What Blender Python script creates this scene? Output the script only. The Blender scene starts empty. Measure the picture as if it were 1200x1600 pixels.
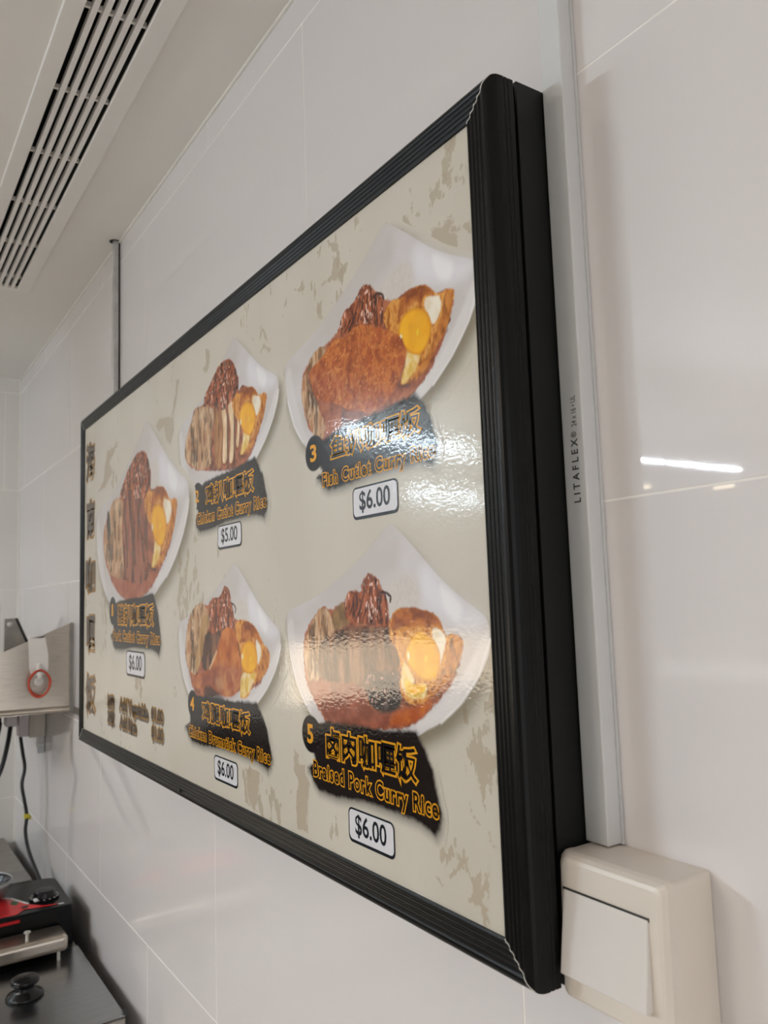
import bpy, bmesh, math, random
import numpy as np
from mathutils import Vector, Matrix

random.seed(7)
SC = bpy.context.scene
COL = SC.collection
H0 = 1.60                       # height of the camera's origin plane above the floor

# ---------------------------------------------------------------- camera
cam_data = bpy.data.cameras.new('camera')
cam = bpy.data.objects.new('camera', cam_data)
COL.objects.link(cam)
cam.location = (0.3866, -0.4219, H0 - 0.0032)
cam.rotation_euler = (1.6767, 0.0336, 0.9877)
cam_data.sensor_fit = 'AUTO'
cam_data.sensor_width = 36.0
cam_data.lens = 1247.14 / 1600 * 36.0
cam_data.clip_start = 0.02
cam_data.dof.use_dof = True
cam_data.dof.focus_distance = 0.74
cam_data.dof.aperture_fstop = 11.0
SC.camera = cam

# ---------------------------------------------------------------- world, exposure
world = bpy.data.worlds.new('world'); SC.world = world
world.use_nodes = True
world.node_tree.nodes['Background'].inputs[0].default_value = (0.93, 0.95, 1.0, 1)
world.node_tree.nodes['Background'].inputs[1].default_value = 2.0
vs = SC.view_settings
vs.view_transform = 'Standard'; vs.look = 'None'; vs.gamma = 1.0; vs.use_curve_mapping = False
vs.exposure = 0.0
SC.cycles.max_bounces = 10
SC.cycles.diffuse_bounces = 6
SC.cycles.caustics_reflective = False
SC.cycles.caustics_refractive = False
SC.cycles.sample_clamp_indirect = 6.0
SC.cycles.use_denoising = True

def area_light(name, loc, rot, sx, sy, power, color):
    d = bpy.data.lights.new(name, 'AREA'); d.shape = 'RECTANGLE'; d.size = sx; d.size_y = sy
    d.energy = power; d.color = color
    o = bpy.data.objects.new(name, d); COL.objects.link(o); o.location = loc; o.rotation_euler = rot
    return o
# unseen warm fill added under the ceiling, kept out of the tile reflections
area_light('added_ceiling_fill', (-0.58, -2.24, H0 + 0.700), (0, 0, 0), 0.50, 0.62, 24, (1.0, 0.87, 0.74))
# unseen opening added in the left wall to let the overcast sky in (portal only guides the sampling, it gives no light)
WX0, WX1, WZ0, WZ1 = -1.28, -0.15, -0.72, 0.30
portal = area_light('added_opening_portal', ((WX0 + WX1) / 2, -2.64, H0 + (WZ0 + WZ1) / 2), (math.radians(90), 0, 0), WX1 - WX0, WZ1 - WZ0, 1, (1, 1, 1))
portal.data.cycles.is_portal = True
DY0, DY1, DZ1 = -0.95, -0.16, 0.52  # unseen doorway added to light the faces turned towards it
portal2 = area_light('added_doorway_portal', (1.64, (DY0 + DY1) / 2, (H0 + DZ1) / 2), (0, math.radians(90), 0), H0 + DZ1, DY1 - DY0, 1, (1, 1, 1))
portal2.data.cycles.is_portal = True

# ---------------------------------------------------------------- helpers
def srgb(r, g, b, k=1.0):
    out = []
    for c in (r, g, b):
        c = c / 255.0
        c = c / 12.92 if c <= 0.04045 else ((c + 0.055) / 1.055) ** 2.4
        out.append(min(c * k, 0.92))
    return tuple(out)

def nd(nt, typ, **kw):
    n = nt.nodes.new(typ)
    for k, v in kw.items():
        if k == 'at':
            continue
        if hasattr(n, k): setattr(n, k, v)
        else: n.inputs[k].default_value = v
    return n

def material(name, color, rough=0.5, metal=0.0, spec=0.5, var=0.0, vscale=20.0, bump=0.0, bscale=200.0,
             stretch=(1, 1, 1), emit=None, emit_k=0.0, rvar=0.0, coat=0.0):
    m = bpy.data.materials.new(name); m.use_nodes = True
    nt = m.node_tree; b = nt.nodes['Principled BSDF']
    b.inputs['Base Color'].default_value = (*color, 1)
    b.inputs['Roughness'].default_value = rough
    b.inputs['Metallic'].default_value = metal
    b.inputs['Specular IOR Level'].default_value = spec
    b.inputs['Coat Weight'].default_value = coat
    tc = nd(nt, 'ShaderNodeTexCoord'); mp = nd(nt, 'ShaderNodeMapping')
    mp.inputs['Scale'].default_value = stretch
    nt.links.new(tc.outputs['Object'], mp.inputs[0])
    nz = nd(nt, 'ShaderNodeTexNoise'); nz.inputs['Scale'].default_value = vscale; nz.inputs['Detail'].default_value = 4
    nt.links.new(mp.outputs[0], nz.inputs['Vector'])
    if var > 0:
        rp = nd(nt, 'ShaderNodeValToRGB')
        rp.color_ramp.elements[0].position = 0.3; rp.color_ramp.elements[1].position = 0.7
        rp.color_ramp.elements[0].color = (*[c * (1 - var) for c in color], 1)
        rp.color_ramp.elements[1].color = (*[min(1, c * (1 + var)) for c in color], 1)
        nt.links.new(nz.outputs[0], rp.inputs[0]); nt.links.new(rp.outputs[0], b.inputs['Base Color'])
    if rvar > 0:
        mr = nd(nt, 'ShaderNodeMapRange'); mr.inputs[3].default_value = max(0.02, rough - rvar); mr.inputs[4].default_value = rough + rvar
        nt.links.new(nz.outputs[0], mr.inputs[0]); nt.links.new(mr.outputs[0], b.inputs['Roughness'])
    if bump > 0:
        n2 = nd(nt, 'ShaderNodeTexNoise'); n2.inputs['Scale'].default_value = bscale; n2.inputs['Detail'].default_value = 2
        nt.links.new(mp.outputs[0], n2.inputs['Vector'])
        bp = nd(nt, 'ShaderNodeBump'); bp.inputs['Strength'].default_value = bump; bp.inputs['Distance'].default_value = 0.001
        nt.links.new(n2.outputs[0], bp.inputs['Height']); nt.links.new(bp.outputs[0], b.inputs['Normal'])
    if emit:
        b.inputs['Emission Color'].default_value = (*emit, 1); b.inputs['Emission Strength'].default_value = emit_k
    return m

def mesh_obj(name, verts, faces, mat, parent=None, smooth=False, origin=None, lift=True):
    """verts are given in the measured frame (camera height = 0); the mesh hangs from its parent's origin"""
    V = np.asarray(verts, dtype=np.float64).reshape(-1, 3).copy()
    if lift: V[:, 2] += H0
    if origin is None:
        if parent is not None: org = np.zeros(3)
        else:
            org = np.array([(V[:, 0].min() + V[:, 0].max()) / 2, (V[:, 1].min() + V[:, 1].max()) / 2, V[:, 2].min()])
    else:
        org = np.array(origin, float) + (0, 0, H0 if lift else 0)
    base = world_loc(parent) if parent is not None else np.zeros(3)
    if parent is not None and origin is None: org = base
    me = bpy.data.meshes.new(name)
    me.from_pydata((V - org).tolist(), [], faces)
    me.update()
    if smooth:
        me.polygons.foreach_set('use_smooth', [True] * len(me.polygons))
    o = bpy.data.objects.new(name, me); COL.objects.link(o)
    if mat: me.materials.append(mat)
    if parent is not None:
        o.parent = parent
        o.location = tuple(org - base)
    else:
        o.location = tuple(org)
    WL[o.name] = org
    return o

WL = {}
def world_loc(o): return WL[o.name]

def thing(name, label, cat, loc, group=None):
    o = bpy.data.objects.new(name, None); COL.objects.link(o)
    o.empty_display_size = 0.05
    l = np.array(loc, float) + (0, 0, H0); o.location = tuple(l); WL[o.name] = l
    o['label'] = label; o['category'] = cat
    if group: o['group'] = group
    return o

def tag(o, label, cat, group=None):
    o['label'] = label; o['category'] = cat
    if group: o['group'] = group
    return o

def struct(o):
    o['kind'] = 'structure'; return o

def box_geo(x0, x1, y0, y1, z0, z1, bev=0.0, seg=2):
    bm = bmesh.new()
    bmesh.ops.create_cube(bm, size=1.0)
    for v in bm.verts:
        v.co = ((x0 + x1) / 2 + v.co.x * (x1 - x0), (y0 + y1) / 2 + v.co.y * (y1 - y0), (z0 + z1) / 2 + v.co.z * (z1 - z0))
    if bev > 0:
        bmesh.ops.bevel(bm, geom=list(bm.edges), offset=bev, segments=seg, affect='EDGES', profile=0.5)
    return take(bm)

def take(bm):
    bm.verts.index_update()
    V = [tuple(v.co) for v in bm.verts]; F = [tuple(v.index for v in f.verts) for f in bm.faces]
    bm.free(); return V, F

def join(*geos):
    V, F = [], []
    for v, f in geos:
        n = len(V); V += list(v); F += [tuple(i + n for i in q) for q in f]
    return V, F

def box(name, x0, x1, y0, y1, z0, z1, mat, parent=None, bev=0.0, seg=2, **kw):
    v, f = box_geo(x0, x1, y0, y1, z0, z1, bev, seg)
    return mesh_obj(name, v, f, mat, parent, **kw)

def tube_geo(pts, r, n=8, caps=True, closed=False):
    P = [Vector(p) for p in pts]; V, F = [], []
    m = len(P)
    rr = r if hasattr(r, '__len__') else [r] * m
    up = None
    for i in range(m):
        if closed: t = (P[(i + 1) % m] - P[i - 1]).normalized()
        else: t = (P[min(i + 1, m - 1)] - P[max(i - 1, 0)]).normalized()
        if up is None:
            up = t.orthogonal().normalized()
        up = (up - t * up.dot(t)).normalized()
        s = t.cross(up)
        for k in range(n):
            a = 2 * math.pi * k / n
            V.append(tuple(P[i] + (up * math.cos(a) + s * math.sin(a)) * rr[i]))
    for i in range(m if closed else m - 1):
        j = (i + 1) % m
        for k in range(n):
            l = (k + 1) % n
            F.append((i * n + k, i * n + l, j * n + l, j * n + k))
    if caps and not closed:
        F.append(tuple(range(n - 1, -1, -1))); F.append(tuple((m - 1) * n + k for k in range(n)))
    return V, F

def smooth_path(pts, sub=6):
    P = [Vector(p) for p in pts]; out = []
    for i in range(len(P) - 1):
        p0, p1, p2, p3 = P[max(i - 1, 0)], P[i], P[i + 1], P[min(i + 2, len(P) - 1)]
        for k in range(sub):
            t = k / sub
            out.append(0.5 * ((2 * p1) + (p2 - p0) * t + (2 * p0 - 5 * p1 + 4 * p2 - p3) * t * t + (3 * p1 - p0 - 3 * p2 + p3) * t ** 3))
    out.append(P[-1]); return [tuple(p) for p in out]

def lathe_geo(cx, cy, prof, n=32):
    V, F = [], []
    for r, z in prof:
        for k in range(n):
            a = 2 * math.pi * k / n
            V.append((cx + r * math.cos(a), cy + r * math.sin(a), z))
    m = len(prof)
    for i in range(m - 1):
        for k in range(n):
            l = (k + 1) % n
            F.append((i * n + k, i * n + l, (i + 1) * n + l, (i + 1) * n + k))
    if prof[0][0] > 1e-6: F.append(tuple(range(n - 1, -1, -1)))
    if prof[-1][0] > 1e-6: F.append(tuple((m - 1) * n + k for k in range(n)))
    return V, F

# ---------------------------------------------------------------- materials
M = {}
def wall_tile_material(name, color, rough=0.06):
    m = material(name, color, rough=rough, spec=0.5, var=0.015, vscale=1.2)
    nt = m.node_tree; b = nt.nodes['Principled BSDF']
    tc = nd(nt, 'ShaderNodeTexCoord')
    nz = nd(nt, 'ShaderNodeTexNoise'); nz.inputs['Scale'].default_value = 4.0; nz.inputs['Detail'].default_value = 1.0
    nt.links.new(tc.outputs['Object'], nz.inputs['Vector'])
    bp = nd(nt, 'ShaderNodeBump'); bp.inputs['Strength'].default_value = 0.25; bp.inputs['Distance'].default_value = 0.0012
    nt.links.new(nz.outputs[0], bp.inputs['Height']); nt.links.new(bp.outputs[0], b.inputs['Normal'])
    return m
M['tile'] = wall_tile_material('polished_white_tile', (0.755, 0.718, 0.705), 0.02)
M['tile_far'] = wall_tile_material('polished_far_tile', (0.74, 0.71, 0.66), 0.08)
M['grout'] = material('pale_grout', (0.90, 0.87, 0.82), rough=0.9, var=0.03, vscale=60)
M['ceiling'] = material('ceiling_paint', (0.80, 0.77, 0.72), rough=0.75, var=0.02, vscale=6, bump=0.05, bscale=300)
M['bead'] = material('ceiling_bead', (0.80, 0.77, 0.70), rough=0.5, var=0.03)
M['floor'] = material('floor_tile', (0.62, 0.58, 0.53), rough=0.4, var=0.1, vscale=8)
M['room'] = material('room_wall_paint', (0.80, 0.775, 0.74), rough=0.45, var=0.04, vscale=3)
M['black_alu'] = material('black_anodised_frame', (0.0045, 0.0045, 0.0042), rough=0.30, spec=0.16, var=0.1, vscale=30)
M['black_box'] = material('black_box_side', (0.007, 0.0075, 0.0065), rough=0.45, spec=0.25, var=0.1)
M['bare_alu'] = material('bare_aluminium_edge', (0.62, 0.60, 0.55), rough=0.45, metal=0.4, var=0.1)
M['white_pvc'] = material('white_pvc', (0.66, 0.665, 0.66), rough=0.42, spec=0.4, var=0.02, vscale=15)
M['ink'] = material('grey_black_ink', (0.02, 0.02, 0.022), rough=0.6, var=0.1)
M['ink_light'] = material('faint_grey_ink', (0.10, 0.10, 0.10), rough=0.6, var=0.1)
M['switch'] = material('aged_white_plastic', (0.72, 0.655, 0.575), rough=0.28, spec=0.5, var=0.025, vscale=12)
M['rocker'] = material('glossy_rocker_plastic', (0.74, 0.70, 0.66), rough=0.15, spec=0.5, var=0.02, vscale=25)
M['dark_gap'] = material('dark_gap', (0.02, 0.018, 0.015), rough=0.9, var=0.1)
M['vent'] = material('painted_vent_aluminium', (0.80, 0.77, 0.725), rough=0.45, var=0.02, vscale=10)
M['duct'] = material('dark_duct_lining', (0.012, 0.014, 0.013), rough=0.9, var=0.3, vscale=20)
M['channel'] = material('weathered_galvanised_channel', (0.56, 0.555, 0.54), rough=0.38, metal=0.55, var=0.12, vscale=40)
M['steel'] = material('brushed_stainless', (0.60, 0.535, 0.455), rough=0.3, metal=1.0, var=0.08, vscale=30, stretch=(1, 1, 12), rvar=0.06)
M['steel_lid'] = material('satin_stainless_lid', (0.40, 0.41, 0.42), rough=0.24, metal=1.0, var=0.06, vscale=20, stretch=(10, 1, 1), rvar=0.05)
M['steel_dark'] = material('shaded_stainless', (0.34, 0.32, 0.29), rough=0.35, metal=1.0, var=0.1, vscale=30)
M['clip'] = material('translucent_white_clip', (0.78, 0.765, 0.73), rough=0.35, var=0.03)
M['rubber_red'] = material('red_rubber', (0.55, 0.075, 0.035), rough=0.5, var=0.15, vscale=200)
M['cream'] = material('cream_socket_plastic', (0.66, 0.61, 0.52), rough=0.35, var=0.03)
M['plug'] = material('pinkish_white_plug', (0.62, 0.56, 0.555), rough=0.4, var=0.04)
M['cable'] = material('black_cable_rubber', (0.012, 0.013, 0.015), rough=0.45, var=0.2)
M['yellow'] = material('yellow_tag', (0.55, 0.46, 0.04), rough=0.5, var=0.2, vscale=300)
M['cooker'] = material('black_cooker_enamel', (0.004, 0.0045, 0.005), rough=0.25, spec=0.22, var=0.15, vscale=15)
M['red_decal'] = material('red_decal', (0.55, 0.012, 0.016), rough=0.25, var=0.1, vscale=30)
M['green'] = material('green_decal', (0.01, 0.10, 0.03), rough=0.4, var=0.1)
M['white_mark'] = material('white_print', (0.75, 0.76, 0.78), rough=0.4, var=0.05)
M['knob'] = material('black_bakelite', (0.006, 0.006, 0.007), rough=0.22, spec=0.3, var=0.1)
M['pan'] = material('dark_pan_coating', (0.014, 0.014, 0.018), rough=0.18, var=0.15)
M['pan_rim'] = material('grey_pan_rim', (0.36, 0.37, 0.37), rough=0.35, metal=0.7, var=0.08)
M['grey_plastic'] = material('grey_plastic', (0.22, 0.21, 0.20), rough=0.5, var=0.1)
M['tube'] = material('lit_fluorescent_tube', (0.9, 0.95, 1.0), emit=(0.74, 0.89, 1.0), emit_k=34.0)
M['tube_near'] = material('lit_bright_tube', (0.9, 0.95, 1.0), emit=(0.77, 0.89, 1.0), emit_k=1500.0)
M['downlight'] = material('lit_warm_lamp', (1, 0.9, 0.7), emit=(1.0, 0.80, 0.50), emit_k=9.0)
M['lamp_body'] = material('white_lamp_housing', (0.75, 0.75, 0.74), rough=0.4, var=0.02)
M['hatch'] = material('lit_hatch_pane', (0.8, 0.75, 0.65), rough=0.3, emit=(1.0, 0.80, 0.58), emit_k=4.4)
M['wood'] = material('pale_bamboo', (0.62, 0.48, 0.32), rough=0.5, var=0.15, vscale=40)
M['porcelain'] = material('white_porcelain', (0.88, 0.88, 0.87), rough=0.15, var=0.01)

M['render'] = material('grey_render', (0.36, 0.35, 0.335), rough=0.6, var=0.08, vscale=5)
# ---------------------------------------------------------------- room shell
CZ = 0.7202                 # ceiling height above the camera plane
XF, XB, YL = -2.305, 1.60, -2.60
ZF = -H0
# floor
struct(box('floor', XF - 6, XB + 6, YL - 12, .12, ZF - .06, ZF, M['floor']))
# ceiling, cut round the grille opening
GX0, GX1, GY0, GY1 = -1.505, 0.30, -0.2135, -0.1345
cg = join(box_geo(XF - .2, XB + .2, YL - .2, GY0, CZ, CZ + .05), box_geo(XF - .2, XB + .2, GY1, .12, CZ, CZ + .05),
          box_geo(XF - .2, GX0, GY0, GY1, CZ, CZ + .05), box_geo(GX1, XB + .2, GY0, GY1, CZ, CZ + .05))
struct(mesh_obj('ceiling', *cg, M['ceiling']))

def tiled_wall(name, backing, placer, columns, rows, mat):
    w = struct(backing)
    cache = {}
    for (a0, a1) in columns_rows(columns, rows):
        pass
    return w

TW, TH, GAP, TT = 0.610, 0.3095, 0.0016, 0.008
ZJ = [0.0563 + 0.3095 * k for k in range(-6, 3)] + [CZ + .004]
ZJ[0] = ZF
ZJ = [z for z in ZJ if z >= ZF]
def tile_mesh(w, h, mat, axis):
    v, f = box_geo(-w / 2, w / 2, 0, TT, -h / 2, h / 2, 0.0003, 1)
    if axis == 'x': v = [(-q[1], q[0], q[2]) for q in v]
    me = bpy.data.meshes.new('tile'); me.from_pydata(v, [], f); me.materials.append(mat); me.update()
    return me
def tiles(wall, lo, hi, phase, axis, at, mat):
    cache = {}
    org = world_loc(wall)
    for r in range(len(ZJ) - 1):
        z0, z1 = ZJ[r], ZJ[r + 1]
        k = round((z0 - 0.0563) / 0.3095) if r else -6
        off = phase[k % 2]
        n0 = math.floor((lo - off) / TW)
        c = off + n0 * TW
        while c < hi - 1e-6:
            a, b = max(c, lo), min(c + TW, hi)
            c += TW
            if b - a < 0.01: continue
            key = (round(b - a, 4), round(z1 - z0, 4))
            if key not in cache: cache[key] = tile_mesh(b - a - GAP, z1 - z0 - GAP, mat, axis)
            o = bpy.data.objects.new('tile', cache[key]); COL.objects.link(o); o.parent = wall
            p = np.array(((a + b) / 2, at, (z0 + z1) / 2 + H0)) if axis == 'y' else np.array((at, (a + b) / 2, (z0 + z1) / 2 + H0))
            o.location = tuple(p - org)
# wall that carries the menu: tile faces at y = 0
wr = struct(box('wall_right', XF - .1, XB + .1, 0.0004, 0.10, ZF, CZ + .05, M['grout']))
tiles(wr, XF, XB, {1: -0.389, 0: -0.084}, 'y', 0.0, M['tile'])
# far end wall: tile faces at x = XF
HY0, HY1, HZ0, HZ1 = -2.30, -1.06, -0.385, -0.165
fv = join(box_geo(XF - .10, XF - .0004, -.98, 0, ZF, CZ + .05), box_geo(XF - .10, XF - .0004, YL, HY0, ZF, CZ + .05),
          box_geo(XF - .10, XF - .0004, HY0, -.98, ZF, HZ0), box_geo(XF - .10, XF - .0004, HY0, -.98, HZ1, CZ + .05),
          box_geo(XF - .10, XF - .0004, HY1, -.98, HZ0, HZ1))
wf = struct(mesh_obj('wall_front', *fv, M['grout']))
tiles(wf, -.98, 0.0, {1: -0.045, 0: -0.35}, 'x', XF, M['tile_far'])
box('render_panel', XF - .0004, XF, YL, HY0, ZF, CZ, M['render'], wf)
box('render_panel', XF - .0004, XF, HY0, -.9805, HZ1, CZ, M['render'], wf)
box('render_panel', XF - .0004, XF, HY0, -.9805, ZF, HZ0, M['render'], wf)
# lit serving hatch in the far wall
w1 = struct(mesh_obj('window_1', *join(box_geo(XF - .06, XF + .01, HY0 - .02, HY1 + .02, HZ0 - .02, HZ0 - .0005),
                                       box_geo(XF - .06, XF + .01, HY0 - .02, HY1 + .02, HZ1 + .0005, HZ1 + .02)), M['lamp_body']))
box('pane', XF - .03, XF - .02, HY0, HY1, HZ0, HZ1, M['hatch'], w1)
struct(mesh_obj('wall_left', *join(box_geo(XF - .1, WX0, YL - .08, YL, ZF, CZ + .05), box_geo(WX1, XB + .1, YL - .08, YL, ZF, CZ + .05),
                                   box_geo(WX0, WX1, YL - .08, YL, ZF, WZ0), box_geo(WX0, WX1, YL - .08, YL, WZ1, CZ + .05)), M['render']))
struct(box('added_opening', WX0 - .03, WX1 + .03, YL - .09, YL + .06, WZ0 - .04, WZ0 + .0005, M['steel_dark']))  # sill of the unseen opening added for its daylight
struct(mesh_obj('wall_back', *join(box_geo(XB, XB + .08, YL, DY0, ZF, CZ + .05), box_geo(XB, XB + .08, DY1, 0, ZF, CZ + .05),
                                   box_geo(XB, XB + .08, DY0, DY1, DZ1, CZ + .05)), M['room']))
# pale bead of sealant where wall and ceiling meet
struct(mesh_obj('trim_1', *join(tube_geo([(XF, -.0012, CZ - .0012), (XB, -.0012, CZ - .0012)], .0026, 6),
                                tube_geo([(XF + .0012, -.98, CZ - .0012), (XF + .0012, 0, CZ - .0012)], .0026, 6),
                                tube_geo([(XF + .0012, -.0012, ZF), (XF + .0012, -.0012, CZ)], .0022, 6)), M['bead']))

# ---------------------------------------------------------------- ceiling grille
vent = thing('air_vent', 'long white linear air vent with narrow slats set in the ceiling', 'vent', (-0.6, -0.174, CZ))
fy0, fy1, fx0, fx1 = -0.2355, -0.1095, -1.5225, 0.33
zt = CZ - .006
box('frame_border', fx0, fx1, fy0, -0.2120, zt, CZ - .0002, M['vent'], vent, .0012, 1)
box('frame_border', fx0, fx1, -0.1365, fy1, zt, CZ - .0002, M['vent'], vent, .0012, 1)
box('frame_border', fx0, GX0 + .002, -0.2120, -0.1365, zt, CZ - .0002, M['vent'], vent, .0006, 1)
box('frame_border', GX1 - .002, fx1, -0.2120, -0.1365, zt, CZ - .0002, M['vent'], vent, .0006, 1)
pitch = 0.01345
for k in range(5):
    yc = -0.2074 + pitch * (k + .5) + .0003
    box('slat', GX0, GX1, yc - .0033, yc + .0033, CZ - .0055, CZ + .005, M['vent'], vent)
for k in range(11):
    xc = -1.4560 + .1815 * k
    if xc < GX1 - .02:
        box('cross_bar', xc - .0022, xc + .0022, -0.2125, -0.1360, CZ + .0005, CZ + .007, M['vent'], vent)
dv = join(box_geo(GX0 - .01, GX1 + .01, -0.2235, GY0 + .0015, CZ + .0005, CZ + .16), box_geo(GX0 - .01, GX1 + .01, GY1 - .0015, -0.1245, CZ + .0005, CZ + .16),
          box_geo(GX0 - .012, GX0 + .0005, -0.2235, -0.1245, CZ + .0005, CZ + .16), box_geo(GX1 - .0005, GX1 + .012, -0.2235, -0.1245, CZ + .0005, CZ + .16),
          box_geo(GX0 - .012, GX1 + .012, -0.2235, -0.1245, CZ + .16, CZ + .165))
mesh_obj('duct_box', *dv, M['duct'], vent)

# ---------------------------------------------------------------- metal channel running down to the board
ch = thing('metal_channel', 'thin upright grey metal channel between ceiling and top of menu board', 'channel', (-1.174, 0, .30))
cx0, cx1 = -1.1785, -1.1665
box('web', cx0, cx1, -.0125, -.0030, .30, CZ, M['channel'], ch, .0006, 1)
box('gap_shade', cx0 + .002, cx1 - .0005, -.0030, -.0003, .30, CZ, M['dark_gap'], ch)  # dark strip puts the shadow of the gap at the wall into colour
mesh_obj('ceiling_hole', *lathe_geo((cx0 + cx1) / 2, -.008, [(.0115, CZ - .0006), (.0115, CZ + .0003)], 20), M['dark_gap'], ch)

# ---------------------------------------------------------------- cable trunking
tr = thing('cable_trunking', 'white plastic cable trunking running up the wall beside the menu board', 'trunking', (.0098, -.007, -.168))
v, f = box_geo(0.0002, 0.0198, -.0141, -.0004, -.1676, CZ - .0003, .0011, 2)
mesh_obj('cover', v, f, M['white_pvc'], tr, smooth=False)
box('base_strip', 0.0003, 0.0212, -.0022, -.0002, -.1676, CZ - .0003, M['white_pvc'], tr)

def text_geo(body, bold=0.0, outline=0.0, res=3, space=1.0):
    """glyph fill (outline == 0) or the band around its contours, em size 1, as arrays"""
    cu = bpy.data.curves.new('glyphs', 'FONT')
    cu.body = body; cu.size = 1.0; cu.resolution_u = res; cu.offset = bold; cu.space_character = space
    if outline > 0:
        cu.fill_mode = 'NONE'; cu.bevel_depth = outline; cu.bevel_resolution = 0
    else:
        cu.fill_mode = 'FRONT'
    ob = bpy.data.objects.new('glyphs', cu); COL.objects.link(ob)
    bpy.context.view_layer.update()
    dg = bpy.context.evaluated_depsgraph_get()
    me = bpy.data.meshes.new_from_object(ob.evaluated_get(dg))
    V = np.empty(len(me.vertices) * 3); me.vertices.foreach_get('co', V); V = V.reshape(-1, 3)
    F = [tuple(p.vertices) for p in me.polygons if outline == 0 or p.normal.z > 0.02]
    bpy.data.objects.remove(ob); bpy.data.curves.remove(cu); bpy.data.meshes.remove(me)
    return V, F
CAP = None
def cap_height():
    global CAP
    if CAP is None:
        V, _ = text_geo('H'); CAP = V[:, 1].max() - V[:, 1].min()
    return CAP

# markings on the trunking: they read upwards
def up_text(body, x0, x1, z0, z1, y, mat, name, parent, bold=.012):
    V, F = text_geo(body, bold)
    u0, u1 = V[:, 0].min(), V[:, 0].max()
    zz = z0 + (V[:, 0] - u0) / (u1 - u0) * (z1 - z0)
    xx = x1 - V[:, 1] / cap_height() * (x1 - x0)
    return mesh_obj(name, np.stack([xx, np.full(len(xx), y), zz], 1), F, mat, parent)
up_text('L I T A F L E X', .0082, .0138, .0560, .1000, -.01418, M['ink'], 'printed_marking', tr, .02)
up_text('®', .0088, .0132, .1008, .1050, -.01418, M['ink'], 'printed_marking', tr)
up_text('24 x 16 \u2022 UL', .0095, .0140, .1085, .1300, -.01418, M['ink_light'], 'printed_marking', tr)

# ---------------------------------------------------------------- light switch
sw = thing('light_switch', 'cream white wall light switch with one wide rocker below the trunking', 'switch', (.041, -.02, -.254))
def rr(x0, x1, z0, z1, r, n=5):
    out = []
    for cx, cz, a0 in ((x1 - r, z1 - r, 0), (x0 + r, z1 - r, 90), (x0 + r, z0 + r, 180), (x1 - r, z0 + r, 270)):
        for k in range(n + 1):
            a = math.radians(a0 + 90 * k / n); out.append((cx + r * math.cos(a), cz + r * math.sin(a)))
    return out
def loft_y(sections, cap_front=True, cap_back=True):
    V, F = [], []; n = len(sections[0][1])
    for yf, loop in sections:
        for x, z in loop: V.append((x, yf(x, z) if callable(yf) else yf, z))
    for i in range(len(sections) - 1):
        for k in range(n):
            l = (k + 1) % n
            F.append((i * n + k, i * n + l, (i + 1) * n + l, (i + 1) * n + k))
    if cap_back: F.append(tuple(range(n - 1, -1, -1)))
    if cap_front: F.append(tuple((len(sections) - 1) * n + k for k in range(n)))
    return V, F
sx0, sx1, sz0, sz1 = .0012, .0832, -.2555, -.1683
lean = lambda base: (lambda x, z: base - .0022 * (sz1 - z) / (sz1 - sz0))
v, f = loft_y([(-.0004, rr(sx0, sx1, sz0, sz1, .0025)), (-.0300, rr(sx0, sx1, sz0, sz1, .0030))])
mesh_obj('back_box', v, f, M['switch'], sw)
v, f = loft_y([(-.0302, rr(sx0 - .0004, sx1 + .0004, sz0 - .0004, sz1 + .0004, .0034)), (-.0352, rr(sx0 - .0004, sx1 + .0004, sz0 - .0004, sz1 + .0004, .0036)),
               (lean(-.0385), rr(sx0 + .0004, sx1 - .0006, sz0 + .0004, sz1 - .0006, .0040)),
               (lean(-.0412), rr(sx0 + .0022, sx1 - .0030, sz0 + .0022, sz1 - .0026, .0045)), (lean(-.0422), rr(sx0 + .0040, sx1 - .0052, sz0 + .0040, sz1 - .0048, .0046))])
fp = mesh_obj('faceplate', v, f, M['switch'], sw)
rx0, rx1, rz0, rz1 = .0068, .0715, -.2385, -.1895
box('rocker_gap', rx0 - .0006, rx1 + .0004, -.04335, -.0415, rz1 - .001, rz1 + .0010, M['dark_gap'], sw)
V = []
for x in (rx0, rx1):
    V += [(x, -.0400, rz1), (x, -.0400, rz0), (x, -.0500, rz0), (x, -.0436, rz1)]
bm = bmesh.new(); bv = [bm.verts.new(q) for q in V]
for q in ((0, 1, 2, 3), (7, 6, 5, 4), (0, 4, 5, 1), (1, 5, 6, 2), (2, 6, 7, 3), (3, 7, 4, 0)): bm.faces.new([bv[i] for i in q])
bmesh.ops.bevel(bm, geom=list(bm.edges), offset=.0007, segments=2, affect='EDGES', profile=.5)
bmesh.ops.recalc_face_normals(bm, faces=list(bm.faces))
mesh_obj('rocker', *take(bm), M['rocker'], sw)

# ---------------------------------------------------------------- menu board
board = thing('menu_board', 'wide black framed illuminated style menu board of five curry rice dishes on tiled wall', 'sign', (-.59, -.035, -.2505))
IX0, IX1, IZ0, IZ1 = -1.1640, -0.0235, -0.2235, 0.3305     # frame opening
OX0, OX1, OZ0, OZ1 = -1.1900, 0.0042, -0.2490, 0.3548      # outside of the frame
YP = -0.0655                                               # front of the print
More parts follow.
